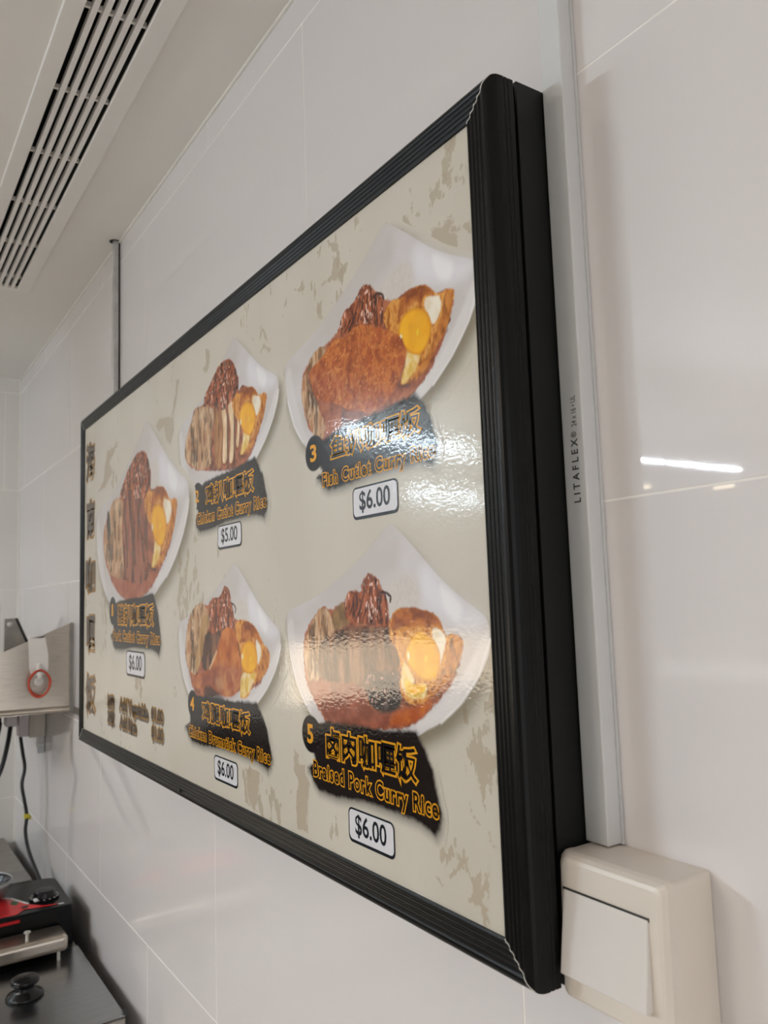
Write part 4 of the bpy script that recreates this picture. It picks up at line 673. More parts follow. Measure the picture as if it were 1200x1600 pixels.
PLATE = [(-220, 34), (-205, 38), (-160, 48), (-126, 60), (-88, 76), (-65, 88), (-44, 100), (-37, 103), (-27, 98), (-3, 80), (22, 60), (47, 44), (68, 33), (76, 27), (78, 18), (76, 5),
         (65, -11), (45, -30), (21, -46), (3, -54), (-15, -62), (-47, -67), (-90, -71), (-133, -72), (-170, -66), (-190, -52), (-208, -32), (-220, -5), (-224, 19), (-223, 30)]
def dish(cv, k):
    d = D[k]; X, Y = cv.X, cv.Y
    P = np.array(PLATE, float)
    # printed cast shadow under the plate
    cv.fill(P + (9, -9), [(96, 84, 62)], soft=9, alpha=.72, smooth=False)
    cv.fill(P + (-3, -6), [(110, 100, 80)], soft=7, alpha=.5, smooth=False)
    cv.fill(P, [(182, 176, 172), (192, 187, 187)], f=(.012, .02), soft=.7, lut=(.35, .65))
    # sheen of the glazed plate as printed: rim and upper right wing
    cv.fill([(8, 66), (40, 44), (70, 28), (50, 22), (20, 30), (0, 48)], [(212, 211, 216)], soft=10, alpha=.75)
    cv.fill([(26, 52), (48, 38), (44, 26), (30, 34)], [(226, 226, 232)], soft=4, alpha=.6)
    rimp = [(76, 8), (64, -10), (45, -29), (21, -45), (3, -53), (-10, -56), (-8, -48), (14, -38), (36, -22), (54, -4), (66, 10), (74, 18)]
    cv.fill(rimp, [(204, 200, 198)], soft=3, alpha=.8)
    cv.fill([(-223, 20), (-220, -5), (-208, -32), (-190, -52), (-178, -58), (-186, -40), (-198, -16), (-208, 8), (-212, 26)], [(200, 196, 194)], soft=3.5, alpha=.7)
    cv.line([(-219, -6), (-207, -33), (-189, -53)], .9, (216, 214, 213), soft=1.2)
    cv.line([(78, 14), (64, -11.5), (44, -31), (20, -47)], .8, (218, 216, 214), soft=1.2)
    # rice behind the toppings
    if k in '3541':
        cv.fill([(-60, 42), (-20, 62), (0, 52), (-6, 26), (-40, 10)], [(186, 178, 168), (198, 190, 180)], f=(.5, .3), soft=5, alpha=.6)
    # gravy under everything
    cv.fill(d['food'], [(96, 50, 30), (140, 78, 52), (160, 96, 66)], f=(.10, .10), soft=1.2, wob=2.0, seed=1)
    if 'veg' in d:
        cv.fill(d['veg'], [(86, 60, 40), (146, 108, 76), (186, 150, 112), (160, 112, 78)], f=(.16, .045), soft=1.0, wob=1.5, seed=4, lut=(.28, .72))
        cv.specks(d['veg'], (206, 176, 144), .64, (.22, .06), .6, 2)
        cv.specks(d['veg'], (60, 40, 30), .66, (.16, .06), .65, 8)
    if 'veg2' in d: cv.fill(d['veg2'], [(110, 82, 50), (140, 108, 70)], f=(.2, .1), soft=2, wob=1)
    if 'stalk' in d: cv.fill(d['stalk'], [(140, 104, 62), (178, 142, 96)], f=(.12, .03), soft=1.2)
    if 'meat' in d:
        cv.fill(d['meat'], [(52, 28, 18), (92, 56, 36), (128, 88, 62)], f=(.12, .03), soft=2, wob=2.5, seed=5)
    if k == '5':
        cv.fill(d['dark'], [(30, 26, 30), (46, 38, 42), (70, 50, 48)], f=(.12, .1), soft=3, wob=2)
        cv.fill(d['sauce5'], [(112, 54, 38), (142, 76, 56)], f=(.06, .08), soft=2, wob=1.5)
        cv.fill(d['orange'], [(150, 66, 18), (176, 92, 26)], f=(.08, .08), soft=3, wob=1)
        cv.specks(d['dark'], (170, 130, 120), .70, (.25, .2), .7, 3)
    if k == '1':
        cv.fill(d['strips'], [(84, 44, 30), (126, 72, 52), (146, 88, 66)], f=(.14, .035), soft=1.2, wob=1, seed=7)
        g = d['gaps']
        for a in range(0, len(g), 2): cv.line([g[a], g[a + 1]], 1.9, (50, 32, 24), soft=1.0, alpha=.85)
        cv.fill(d['sauce5'], [(138, 72, 48), (160, 92, 66)], f=(.08, .08), soft=2)
        cv.fill([(-178, 28), (-170, 30), (-164, 10), (-172, 4)], [(40, 32, 28)], soft=2)
    if k == '2':
        cv.fill(d['s0'], [(110, 66, 34), (166, 116, 72)], f=(.2, .06), soft=1)
        for n_ in ('s1', 's2', 's3'):
            cv.fill(d[n_], [(120, 58, 26)], soft=.8, grow=2.6)
            cv.fill(d[n_], [(196, 164, 124), (220, 194, 158)], f=(.2, .08), soft=.8, rim=(190, 150, 104), rimw=1.2)
        q = np.array(d['s1']); cv.line([q[:, :].mean(0) + (8, 20), q.mean(0) + (8, -40)], 1.6, (54, 30, 20), soft=1)
        q = np.array(d['s2']); cv.line([q.mean(0) + (8, 20), q.mean(0) + (8, -40)], 1.4, (54, 30, 20), soft=1)
    if 'floss' in d:
        cv.fill(d['floss'], [(58, 26, 16), (122, 60, 34), (164, 92, 56)], f=(.30, .10), soft=.8, wob=1.5, wf=.4, seed=2, lut=(.25, .7))
        s_ = d['strands']
        for a in range(0, len(s_), 2):
            p, q = np.array(s_[a]), np.array(s_[a + 1]); mid = (p + q) / 2 + (1.5, 0)
            cv.line([p, mid, q], 2.0, (150, 78, 44), soft=1.0, alpha=.8)
            cv.line([p + (2.6, -1), mid + (2.6, 0), q + (2.2, 1)], 1.0, (44, 20, 14), soft=.8, alpha=.9)
        cv.specks(d['floss'], (220, 176, 156), .70, (.42, .18), .8, 6)
        cv.specks(d['floss'], (34, 16, 12), .68, (.34, .14), .7, 1)
    if 'curl' in d: cv.line(d['curl'], 1.4, (58, 26, 18), soft=.6)
    # fried egg
    T = D['3']
    egg = d.get('egg', T['egg'])
    get = lambda n_: d.get(n_, T[n_]) if ('egg' in d) else T[n_]
    cv.fill(egg, [(140, 76, 20), (186, 116, 34), (206, 148, 70), (176, 104, 34)], f=(.20, .12), soft=.9, wob=1.6, wf=.35, seed=3, lut=(.28, .72))
    cv.fill(get('sauce'), [(120, 58, 16), (152, 82, 26), (176, 104, 40)], f=(.12, .12), soft=1.4, wob=1.2, seed=9)
    cv.fill(get('crust'), [(112, 60, 20), (166, 98, 36), (188, 122, 52)], f=(.2, .1), soft=1.2, wob=1)
    cv.fill(get('white1'), [(206, 190, 160), (222, 214, 196)], f=(.12, .06), soft=1.2, wob=.8)
    cv.fill(get('white2'), [(200, 160, 70), (218, 190, 120), (216, 200, 160)], f=(.14, .1), soft=1.6, wob=1)
    cv.fill(get('yolk'), [(206, 142, 12), (222, 160, 18), (226, 170, 30)], f=(.03, .03), soft=.8, rim=(196, 126, 10), rimw=3)
    if 'yolk2' in d: cv.fill(d['yolk2'], [(224, 160, 20), (232, 184, 60)], f=(.1, .1), soft=1.4)
    yk = np.array(get('yolk')).mean(0)
    cv.line([yk + (-19, 1), yk + (-19, -3)], 1.6, (240, 226, 190), soft=.8)
    cv.line([yk + (4, -1), yk + (3, -4)], 1.5, (238, 190, 40), soft=1.2)
    if k == '3':
        cv.fill(d['cutlet'], [(132, 62, 28), (160, 82, 34), (184, 106, 46), (156, 76, 34)], f=(.085, .075), soft=.7, wob=1.6, wf=.5, seed=6, grain=.26, lut=(.3, .7))
        c_ = np.array(d['cutlet'])
        cv.fill(c_[[6, 7, 8, 9, 10, 11, 12]] * (1, 1) + (0, 2), [(122, 52, 34), (152, 76, 48), (176, 110, 72)], f=(.25, .12), soft=8, alpha=.55, seed=2)
        cv.specks(d['cutlet'], (206, 138, 74), .70, (.28, .34), .45, 12)
        cv.specks(d['cutlet'], (104, 46, 22), .70, (.26, .34), .5, 5)
    if 'drum' in d:
        cv.fill(d['drum'], [(138, 66, 18), (170, 90, 30), (188, 112, 50)], f=(.07, .04), soft=1.2, wob=1)
        cv.fill(d['drumlow'], [(112, 54, 38), (144, 76, 50), (176, 116, 74)], f=(.06, .06), soft=7, alpha=.85)
        cv.line([d['drum'][4], d['drum'][3]], 1.6, (214, 176, 130), soft=1.5)
        cv.fill([(-10 - 86, -30), (-78, -28), (-74, -40), (-90, -42)], [(190, 140, 96)], soft=5, alpha=.5)
        cv.fill([(-128, -40), (-88, -46), (-70, -52), (-80, -58), (-130, -56)], [(34, 22, 20)], soft=4, alpha=.8)

# labels: (chinese, english, cjk box x0 x1 z0 z1, english x0 x1 base cap, price box, number box, price)
LAB = {
 '5': ('\u5364\u8089\u5496\u55b1\u996d', 'Braised Pork Curry Rice', (-256, -115, -145, -116), (-281, -90, -164.5, -149.3), (-219, -149.5, -207, -178.7), (-291, -279, -135.8, -118), '5', '$6.00', (-299, -127, 17)),
 '3': ('\u9c7c\u6252\u5496\u55b1\u996d', 'Fish Cutlet Curry Rice', (-234, -94, 119.5, 143), (-250.5, -77, 98.4, 112.0), (-197, -128, 62.7, 90.6), (-272, -259.5, 125, 141.6), '3', '$6.00', (-279.5, 133, 17)),
 '2': ('\u9e21\u6252\u5496\u55b1\u996d', 'Chicken Cutlet Curry Rice', (-544, -400, 113.5, 141), (-575, -370, 94, 108.6), (-505, -435.5, 58.2, 86.4), (-579, -566, 122.4, 138.4), '2', '$5.00', (-586, 130.5, 17)),
 '4': ('\u9e21\u817f\u5496\u55b1\u996d', 'Chicken Drumstick Curry Rice', (-563, -419.5, -146, -119.5), (-610, -371, -168.6, -154), (-524, -455.5, -207, -179), (-603, -588.5, -136, -119.2), '4', '$6.00', (-609, -128, 17)),
 '1': ('\u732a\u6252\u5496\u55b1\u996d', 'Pork Cutlet Curry Rice', (-937, -748.5, -35.5, -.2), (-965, -720, -59.7, -42), (-886, -791, -110.8, -72), (-973, -963, -20, -.2), '1', '$6.00', (-984, -11, 23)),
}
def blob(cv, k, e):
    L = LAB[k]; s = e[2]
    w = (L[3][1] - L[3][0]) / 191.0
    o = np.array([L[3][0] + 25 * w, L[2][2]])
    hs = (L[2][3] - L[2][2]) / 29.0
    B = np.array(D['blob']) * (w, hs) + o
    tr_ = lambda P: (np.asarray(P, float) - e[:2]) / s
    B = tr_(B)
    low = B.copy(); low[:, 1] -= 3.5 / s
    cv.fill(low + (1.5, 0), [(24, 20, 20)], soft=7 / s, alpha=.75, smooth=False)
    cv.fill(B, [(27, 20, 18)], soft=2.2 / s, smooth=False, wob=1.6 / s, wf=.2 * s)
    # the oval behind the number
    cx, cz, r = L[8]
    nx = (L[5][0] + L[5][1]) / 2
    t = np.linspace(0, 2 * math.pi, 28, endpoint=False)
    ov = np.stack([nx + 1 + (nx - cx + 1) * 1.15 * np.cos(t) * np.where(np.cos(t) < 0, 1, 1.2), cz + r * np.sin(t)], 1)
    cv.fill(tr_(ov), [(20, 16, 16)], soft=.9 / s, smooth=False)
    lk = tr_([(L[3][0] + 10, L[3][3] - 6), (L[2][0], L[2][2] - 5), (L[2][0] + 30, L[2][3] - 4), (nx, cz + 6)])
    cv.fill(lk, [(26, 19, 18)], soft=3 / s)

def stain_print():
    cells_v, cells_q, cells_c = [], [], []; n0 = 0
    for i, poly in enumerate(D['stains']):
        P = np.array(poly); lo = P.min(0) - 2; hi_ = P.max(0) + 2
        du = .8 if P[:, 0].mean() > -350 else 1.4
        us = np.arange(lo[0], hi_[0] + du, du); vs_ = np.arange(lo[1], hi_[1] + du, du)
        U, V_ = np.meshgrid(us, vs_, indexing='ij'); X, Y = U.ravel(), V_.ravel()
        d = sdf(poly, X, Y) + (fbm(X * .42 + i, Y * .26, 4) - .46) * 7.0
        a = np.clip(.5 - d / .9, 0, 1) * .8
        idx = np.arange(U.size).reshape(U.shape)
        q = np.stack([idx[:-1, :-1], idx[1:, :-1], idx[1:, 1:], idx[:-1, 1:]], -1).reshape(-1, 4)
        q = q[a[q].max(1) > .01]
        used = np.unique(q); remap = np.full(U.size, -1); remap[used] = np.arange(len(used))
        cells_v.append(np.stack([X[used] / 1000, np.full(len(used), YP - .0001 - .000003 * i), Y[used] / 1000], 1))
        cells_c.append(np.concatenate([np.repeat(np.array(srgb(163, 150, 131, PK))[None], len(used), 0), a[used, None]], 1))
        cells_q.append(remap[q] + n0); n0 += len(used)
    V = np.concatenate(cells_v); C_ = np.concatenate(cells_c); Q = np.concatenate(cells_q)
    o = mesh_obj('stain_print', V, [tuple(map(int, q)) for q in Q], M['photo'], sheet)
    at = o.data.color_attributes.new('inkcolor', 'FLOAT_COLOR', 'POINT')
    at.data.foreach_set('color', C_.astype(np.float32).ravel())
    o['kind'] = 'stuff'
stain_print()
def dish_picture(k, name_label, du, dv, layer):
    ex, ey, s = E0[k]
    x0, x1 = (-246 * s, 98 * s)
    z0, z1 = (-165 if k != '3' else -142), 112 * s
    if k == '1': z0 = -190
    if k == '5' or k == '4': z0 = -168
    if k in '32': z0 = -146
    us = np.arange(x0, x1, du); vs_ = np.arange(z0, z1, dv)
    us = us[(us + ex < -20.5)]
    U, V_ = np.meshgrid(us, vs_, indexing='ij')
    X = U.ravel() / s; Y = V_.ravel() / s
    cv = Canvas(X, Y)
    dish(cv, k); blob(cv, k, E0[k])
    # keep inside the frame opening
    wx = (U.ravel() + ex) / 1000; wz = (V_.ravel() + ey) / 1000
    nu, nv = U.shape
    idx = np.arange(nu * nv).reshape(nu, nv)
    q = np.stack([idx[:-1, :-1], idx[1:, :-1], idx[1:, 1:], idx[:-1, 1:]], -1).reshape(-1, 4)
    keep = (cv.A[q].max(1) > .012)
    q = q[keep]
    used = np.unique(q); remap = np.full(nu * nv, -1); remap[used] = np.arange(len(used)); q = remap[q]
    y = YP - .00022 - .00002 * layer
    org = world_loc(sheet)
    co = np.stack([wx[used], np.full(len(used), y), wz[used] + H0], 1) - org
    me = bpy.data.meshes.new('dish_picture')
    me.vertices.add(len(used)); me.vertices.foreach_set('co', co.ravel())
    me.loops.add(len(q) * 4); me.loops.foreach_set('vertex_index', q.ravel().astype(np.int32))
    me.polygons.add(len(q)); me.polygons.foreach_set('loop_start', np.arange(0, len(q) * 4, 4, dtype=np.int32))
    me.update(calc_edges=True)
    at = me.color_attributes.new('inkcolor', 'FLOAT_COLOR', 'POINT')
    at.data.foreach_set('color', np.concatenate([cv.C[used], cv.A[used, None]], 1).astype(np.float32).ravel())
    me.materials.append(M['photo'])
    o = bpy.data.objects.new('dish_picture', me); COL.objects.link(o); o.parent = sheet
    o['label'] = name_label
    return o
dish_picture('3', 'printed picture of golden fish cutlet, fried egg and gravy on white plate', .7, .65, 0)
dish_picture('5', 'printed picture of dark braised pork, fried egg and gravy on white plate', .7, .65, 1)
dish_picture('2', 'printed picture of sliced chicken cutlet and fried egg on white plate', 1.1, .85, 2)
dish_picture('4', 'printed picture of brown chicken drumstick and fried egg on white plate', 1.1, .85, 3)
dish_picture('1', 'printed picture of red brown pork strips and fried egg on large white plate', 2.0, 1.1, 4)

# ------------------------------------------------ lettering
YT = YP - .00040
def fit(V, x0, x1, z0, z1, y, by_box=True, ref=None):
    R = V if ref is None else ref
    u0, u1 = R[:, 0].min(), R[:, 0].max()
    if by_box: b0, b1 = R[:, 1].min(), R[:, 1].max()
    else: b0, b1 = 0.0, cap_height()
    kx = (x1 - x0) / (u1 - u0); kz = (z1 - z0) / (b1 - b0)
    return np.stack([x0 + (V[:, 0] - u0) * kx, np.full(len(V), y), z0 + (V[:, 1] - b0) * kz], 1)
def two_tone(body, x0, x1, z0, z1, bold, out, name, by_box, fillmat, outmat, res=3, y=None, space=1.0):
    y = YT if y is None else y
    Vf, Ff = text_geo(body, bold, 0, res, space)
    kx = 1000 * (x1 - x0) / (Vf[:, 0].max() - Vf[:, 0].min())
    Vo, Fo = text_geo(body, bold, out, res, space)
    a = mesh_obj(name, fit(Vo, x0, x1, z0, z1, y, by_box, Vf), Fo, outmat, sheet)
    mesh_obj(name, fit(Vf, x0, x1, z0, z1, y - .00012, by_box, Vf), Ff, fillmat, sheet)
for k, L in LAB.items():
    m_ = lambda q: [c / 1000 for c in q]
    g = 1.4 if k != '1' else 1.8
    x0, x1, z0, z1 = L[2]; two_tone(L[0], *m_((x0 + g, x1 - g, z0 + g, z1 - g)), .012, .062, 'dish_title', True, M['p_black'], M['p_yellow'], 2)
    x0, x1, z0, z1 = L[3]; two_tone(L[1], *m_((x0 + g, x1 - g, z0 + g * .8, z1 - g * .8)), .015, .066, 'dish_title', False, M['p_black'], M['p_yellow'], 3, None, 1.15)
    x0, x1, z0, z1 = L[5]; V, F = text_geo(L[6], .03)
    mesh_obj('dish_number', fit(V, *m_((x0, x1, z0, z1)), YT), F, M['p_yellow'], sheet)
    x0, x1, z0, z1 = L[4]; r = (z1 - z0) * .2
    lp = rr(x0, x1, z0, z1, r)
    tagp = mesh_obj('price_tag', [(x / 1000, YT - .0001, z / 1000) for x, z in lp], [tuple(range(len(lp) - 1, -1, -1))], M['p_navy'], sheet)
    b_ = (z1 - z0) * .055
    lp = rr(x0 + b_, x1 - b_ * .8, z0 + b_ * 1.7, z1 - b_, r * .8)
    mesh_obj('price_tag', [(x / 1000, YT - .0002, z / 1000) for x, z in lp], [tuple(range(len(lp) - 1, -1, -1))], M['p_white'], sheet)
    V, F = text_geo(L[7], .016); w, h = x1 - x0, z1 - z0
    mesh_obj('price_tag', fit(V, *m_((x0 + .16 * w, x0 + .84 * w, z0 + .18 * h, z0 + .86 * h)), YT - .0003), F, M['p_navy'], sheet)
# brush style column at the left edge, one sign at a time
for c_, (x0, x1, z0, z1) in zip('\u6d77\u5357\u5496\u55b1\u996d', ((-1157, -1087, 224, 303), (-1151, -1085, 118, 196), (-1156, -1079, 17, 88), (-1147, -1081, -90, -15), (-1151, -1073, -199, -119))):
    m_ = lambda q: [c / 1000 for c in q]
    Vf, Ff = text_geo(c_, .035, 0, 2)
    jag = (np.random.RandomState(int(z1) + 900).rand(len(Vf)) - .5) * .03
    Vf[:, 1] += jag; Vf[:, 0] += jag[::-1] * .5
    Vo, Fo = text_geo(c_, .035, .05, 2)
    sh = fit(Vo, *m_((x0 + 4, x1 - 4, z0 + 4, z1 - 4)), YT + .0001, True, Vf)
    mesh_obj('board_heading', sh, Fo, M['p_gold'], sheet)
    mesh_obj('board_heading', fit(Vf, *m_((x0 + 4, x1 - 4, z0 + 4, z1 - 4)), YT, True, Vf), Ff, M['p_brown'], sheet)
# side order lines at the bottom left
for body, x0, x1, z0, z1, bb_ in (('\u52a0\u83dc', -998, -957, -167.5, -148, True), ('\u52a0\u996d', -996, -955, -194.5, -172.5, True),
                                  ('Add Vegetable', -925, -778, -165.5, -148.5, False), ('Add Rice', -923, -834, -192, -175.5, False),
                                  ('$1.00', -761, -710, -166, -147.5, True), ('$1.00', -760, -710, -191.5, -172.5, True)):
    V, F = text_geo(body, .03, .10, 2)
    Vr, Fr = text_geo(body, .03, 0, 2)
    q = [c / 1000 for c in (x0, x1, z0, z1)]
    mesh_obj('side_order', fit(V, *q, YT + .00005, bb_, Vr) + (.0025, 0, -.0035), F, M['p_shadow'], sheet)
    mesh_obj('side_order', fit(V, *q, YT, bb_, Vr), F, M['p_gold'], sheet)
    mesh_obj('side_order', fit(Vr, *q, YT - .0001, bb_, Vr), Fr, M['p_brown'], sheet)

# ---------------------------------------------------------------- left hand side: shelf, hook, sockets
XS = -1.542
def plate_x(x, pts, t):
    """thin sheet at x, outline (y, z) extruded by t towards -x"""
    n = len(pts); V = [(x, y, z) for y, z in pts] + [(x - t, y, z) for y, z in pts]
    F = [tuple(range(n)), tuple(range(2 * n - 1, n - 1, -1))] + [(k, n + k, n + (k + 1) % n, (k + 1) % n) for k in range(n)]
    bm = bmesh.new(); bv = [bm.verts.new(q) for q in V]
    for q in F: bm.faces.new([bv[i] for i in q])
    bmesh.ops.recalc_face_normals(bm, faces=list(bm.faces)); return take(bm)
shelf = thing('wall_shelf', 'stainless steel wall shelf with sloping end panel left of the menu board', 'shelf', (XS - .2, -.19, -.236))
yo = -.34
zs = lambda y: -.036 + (y + .012) * .424
mesh_obj('end_panel', *plate_x(XS, [(-.0035, -.036), (-.0035, -.2355), (yo, -.2285), (yo, zs(yo))], .0016), M['steel'], shelf)
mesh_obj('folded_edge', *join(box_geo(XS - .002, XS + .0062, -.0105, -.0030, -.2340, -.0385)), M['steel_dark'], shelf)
mesh_obj('bottom_lip', *tube_geo([(XS + .0005, -.010, -.2290), (XS + .0005, yo, -.2225)], .0060, 10), M['steel'], shelf)
box('tray', XS - .46, XS - .002, yo, -.0035, -.2350, -.2335, M['steel'], shelf)
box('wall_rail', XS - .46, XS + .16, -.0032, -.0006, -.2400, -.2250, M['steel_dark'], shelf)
xb = -1.95
mesh_obj('end_bracket', *plate_x(xb, [(-.0590, -.0270), (-.0300, -.0960), (-.0300, -.2330), (-.0875, -.2330), (-.0875, -.0275)], .002), M['steel_dark'], shelf)
mesh_obj('bracket_edge', *tube_geo([(xb + .002, -.0590, -.0275), (xb + .002, -.0290, -.0970)], .0035, 6), M['dark_gap'], shelf)
v, f = lathe_geo(0, 0, [(.007, 0), (.007, .003), (.004, .006)], 14)
mesh_obj('bolt', [(xb + q[2], -.0745 + q[0], -.0430 + q[1]) for q in v], f, M['bare_alu'], shelf)

hk = thing('hook_clip', 'white plastic hook clipped over the sloping shelf edge', 'hook', (XS + .004, -.078, -.17))
V = plate_x(XS + .0045, [(-.0975, -.0690), (-.0640, -.0640), (-.0560, -.1050), (-.0560, -.1400), (-.0660, -.1500), (-.0905, -.1500), (-.0945, -.1350), (-.0960, -.1000)], .0040)
mesh_obj('clip_body', *V, M['clip'], hk)
mesh_obj('clip_back', *join(box_geo(XS - .0050, XS + .0045, -.0965, -.0650, -.0685, -.0640), box_geo(XS - .0050, XS - .0022, -.0940, -.0670, -.1080, -.0660)), M['clip'], hk)
mesh_obj('hook_tongue', *tube_geo(smooth_path([(XS + .005, -.0765, -.125), (XS + .010, -.0765, -.145), (XS + .015, -.0765, -.157), (XS + .021, -.0765, -.152), (XS + .023, -.0765, -.142)]), .0050, 8), M['clip'], hk, smooth=True)
v, f = lathe_geo(0, 0, [(.0095, 0), (.0095, .0022), (.007, .0040)], 20)
mesh_obj('hook_button', [(XS + .0045 + q[2], -.0755 + q[0], -.1640 + q[1] * 1.1) for q in v], f, M['clip'], hk)
rb = []
for k in range(2):
    pts = []
    for a in range(36):
        t = 2 * math.pi * a / 36
        w_ = .0215 - .006 * max(0, math.sin(t)) ** 2
        pts.append((XS + .0165 + .004 * k + .0012 * math.sin(3 * t + k), -.0765 + (w_ + .0012 * k) * math.cos(t), -.1660 + (.0275 + .0015 * k) * math.sin(t) + .0018 * math.sin(2 * t + 2 * k)))
    rb.append(tube_geo(pts, .0021, 6, closed=True))
tag(mesh_obj('rubber_band', *join(*rb), M['rubber_red'], smooth=True), 'red rubber bands looped on the white plastic shelf hook', 'rubber band')

XW = -1.85
so = thing('socket_outlet', 'cream wall socket box tucked under the stainless shelf', 'socket', (XW, -.022, -.33))
box('socket_box', XW - .09, XW, -.0400, -.0010, -.3300, -.2420, M['cream'], so, .003)
box('socket_lip', XW - .05, XW + .003, -.0405, -.0290, -.3270, -.2440, M['cream'], so, .002)
box('conduit_stub', XW - .03, XW - .012, -.0180, -.0010, -.3720, -.3302, M['white_pvc'], so, .002)
box('stub_clip', XW - .031, XW - .011, -.0190, -.0010, -.3530, -.3480, M['steel_dark'], so)
pl = thing('power_plug', 'pinkish white plug with black cable hanging down to the cooker', 'plug', (XW - .01, -.06, -.32))
box('plug_body', XW - .035, XW + .012, -.0660, -.0415, -.3240, -.2500, M['plug'], pl, .004)
cp = smooth_path([(-1.846, -.0620, -.318), (-1.83, -.0585, -.36), (-1.81, -.0565, -.395), (-1.80, -.0640, -.431), (-1.80, -.0580, -.470), (-1.80, -.0520, -.509), (-1.80, -.0545, -.546), (-1.79, -.0480, -.590), (-1.72, -.0400, -.628), (-1.62, -.0420, -.638), (-1.575, -.0460, -.640)], 6)
mesh_obj('cable', *tube_geo(cp, .0042, 8), M['cable'], pl, smooth=True)
mesh_obj('cable_tag', *join(box_geo(-1.806, -1.794, -.0590, -.0460, -.5140, -.5030, .002), box_geo(-1.802, -1.799, -.0520, -.0420, -.5190, -.5080, .001)), M['yellow'], pl)
p2 = thing('power_plug', 'leftmost pale plug under the shelf with black cable slanting away', 'plug', (XW - .01, -.10, -.32))
box('plug_body', XW - .035, XW + .012, -.0960, -.0690, -.2960, -.2480, M['plug'], p2, .004)
mesh_obj('cable', *tube_geo(smooth_path([(-1.845, -.0850, -.2940), (-1.82, -.0950, -.335), (-1.80, -.1120, -.390), (-1.80, -.1350, -.440), (-1.80, -.1900, -.56), (-1.79, -.2500, -.6670)], 5), .0055, 8), M['cable'], p2, smooth=True)
p3 = thing('power_plug', 'black plug at the far left under the shelf with twin dark cables', 'plug', (XW - .01, -.13, -.31))
box('plug_body', XW - .035, XW + .010, -.1320, -.1060, -.2860, -.2480, M['cable'], p3, .004)
for dy, dz in ((0, 0), (.010, -.006)):
    mesh_obj('cable', *tube_geo(smooth_path([(-1.845, -.118 + dy, -.284), (-1.82, -.128 + dy, -.315), (-1.81, -.150 + dy, -.36), (-1.80, -.20 + dy, -.48), (-1.80, -.28 + dy, -.6670)], 5), .0042, 6), M['cable'], p3, smooth=True)

# ---------------------------------------------------------------- counter, lid, cooker, tray, pan
ZC = -.6735
ct = thing('steel_counter', 'stainless steel counter in the corner below the shelf', 'counter', (-1.65, -.34, ZF))
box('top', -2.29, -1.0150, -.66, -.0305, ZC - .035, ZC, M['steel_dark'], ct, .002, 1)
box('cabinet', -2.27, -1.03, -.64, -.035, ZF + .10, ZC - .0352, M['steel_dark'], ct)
for x in (-2.22, -1.08):
    for y in (-.59, -.08):
        mesh_obj('leg', *lathe_geo(x, y, [(.022, ZF), (.022, ZF + .0998)], 14), M['steel_dark'], ct)
v, f = box_geo(-1.352, -1.0180, -.40, -.0300, ZC + .0003, ZC + .0035, .0012, 1)
ld = mesh_obj('lid', v, f, M['steel_lid'], ct); ld['label'] = 'satin grey lid with black two-tier knob'
box('corner_catch', -1.0300, -1.0185, -.0330, -.0270, ZC + .0002, ZC + .0075, M['cable'], ld, .001)
mesh_obj('knob', *lathe_geo(-1.190, -.1545, [(.0305, ZC + .0036), (.0310, ZC + .0060), (.0290, ZC + .0090), (.0200, ZC + .0130), (.0150, ZC + .0190), (.0165, ZC + .0230), (.0225, ZC + .0260),
                                             (.0235, ZC + .0300), (.0225, ZC + .0335), (.0190, ZC + .0352), (.0, ZC + .0360)], 36), M['knob'], ld, smooth=True)

ck = thing('cooker', 'small black countertop cooker with red decal panel and control dial', 'cooker', (-1.47, -.18, ZC))
# body: side outline in (x, z), extruded along y, right back corner rounded
def body_xy():
    top = ZC + .0775
    loop = [(-1.372, -.0375), (-1.372, -.3600), (-1.560, -.3600), (-1.560, -.0600)]
    for a in range(7):
        t = math.radians(180 - 15 * a); loop.append((-1.538 + .022 * math.cos(t), -.0570 + .022 * math.sin(t)))
    loop += [(-1.45, -.0335), (-1.378, -.0345)]
    return loop, top
lp, top = body_xy()
n = len(lp)
V = [(x, y, ZC + .0003) for x, y in lp] + [(x, y, top - .004 + (0.0 if x > -1.5 else .004)) for x, y in lp]
cxm, cym = np.mean([q[0] for q in lp]), np.mean([q[1] for q in lp])
V += [(x + (cxm - x) * .03, y + (cym - y) * .02, top + (0.0 if x > -1.5 else .004)) for x, y in lp]
F = [tuple(range(n))] + [(i * n + k, i * n + (k + 1) % n, (i + 1) * n + (k + 1) % n, (i + 1) * n + k) for i in range(2) for k in range(n)] + [tuple(range(3 * n - 1, 2 * n - 1, -1))]
bm = bmesh.new(); bv = [bm.verts.new(q) for q in V]
for q in F: bm.faces.new([bv[i] for i in q])
bmesh.ops.recalc_face_normals(bm, faces=list(bm.faces))
mesh_obj('body', *take(bm), M['cooker'], ck)
zt_ = top + .0002
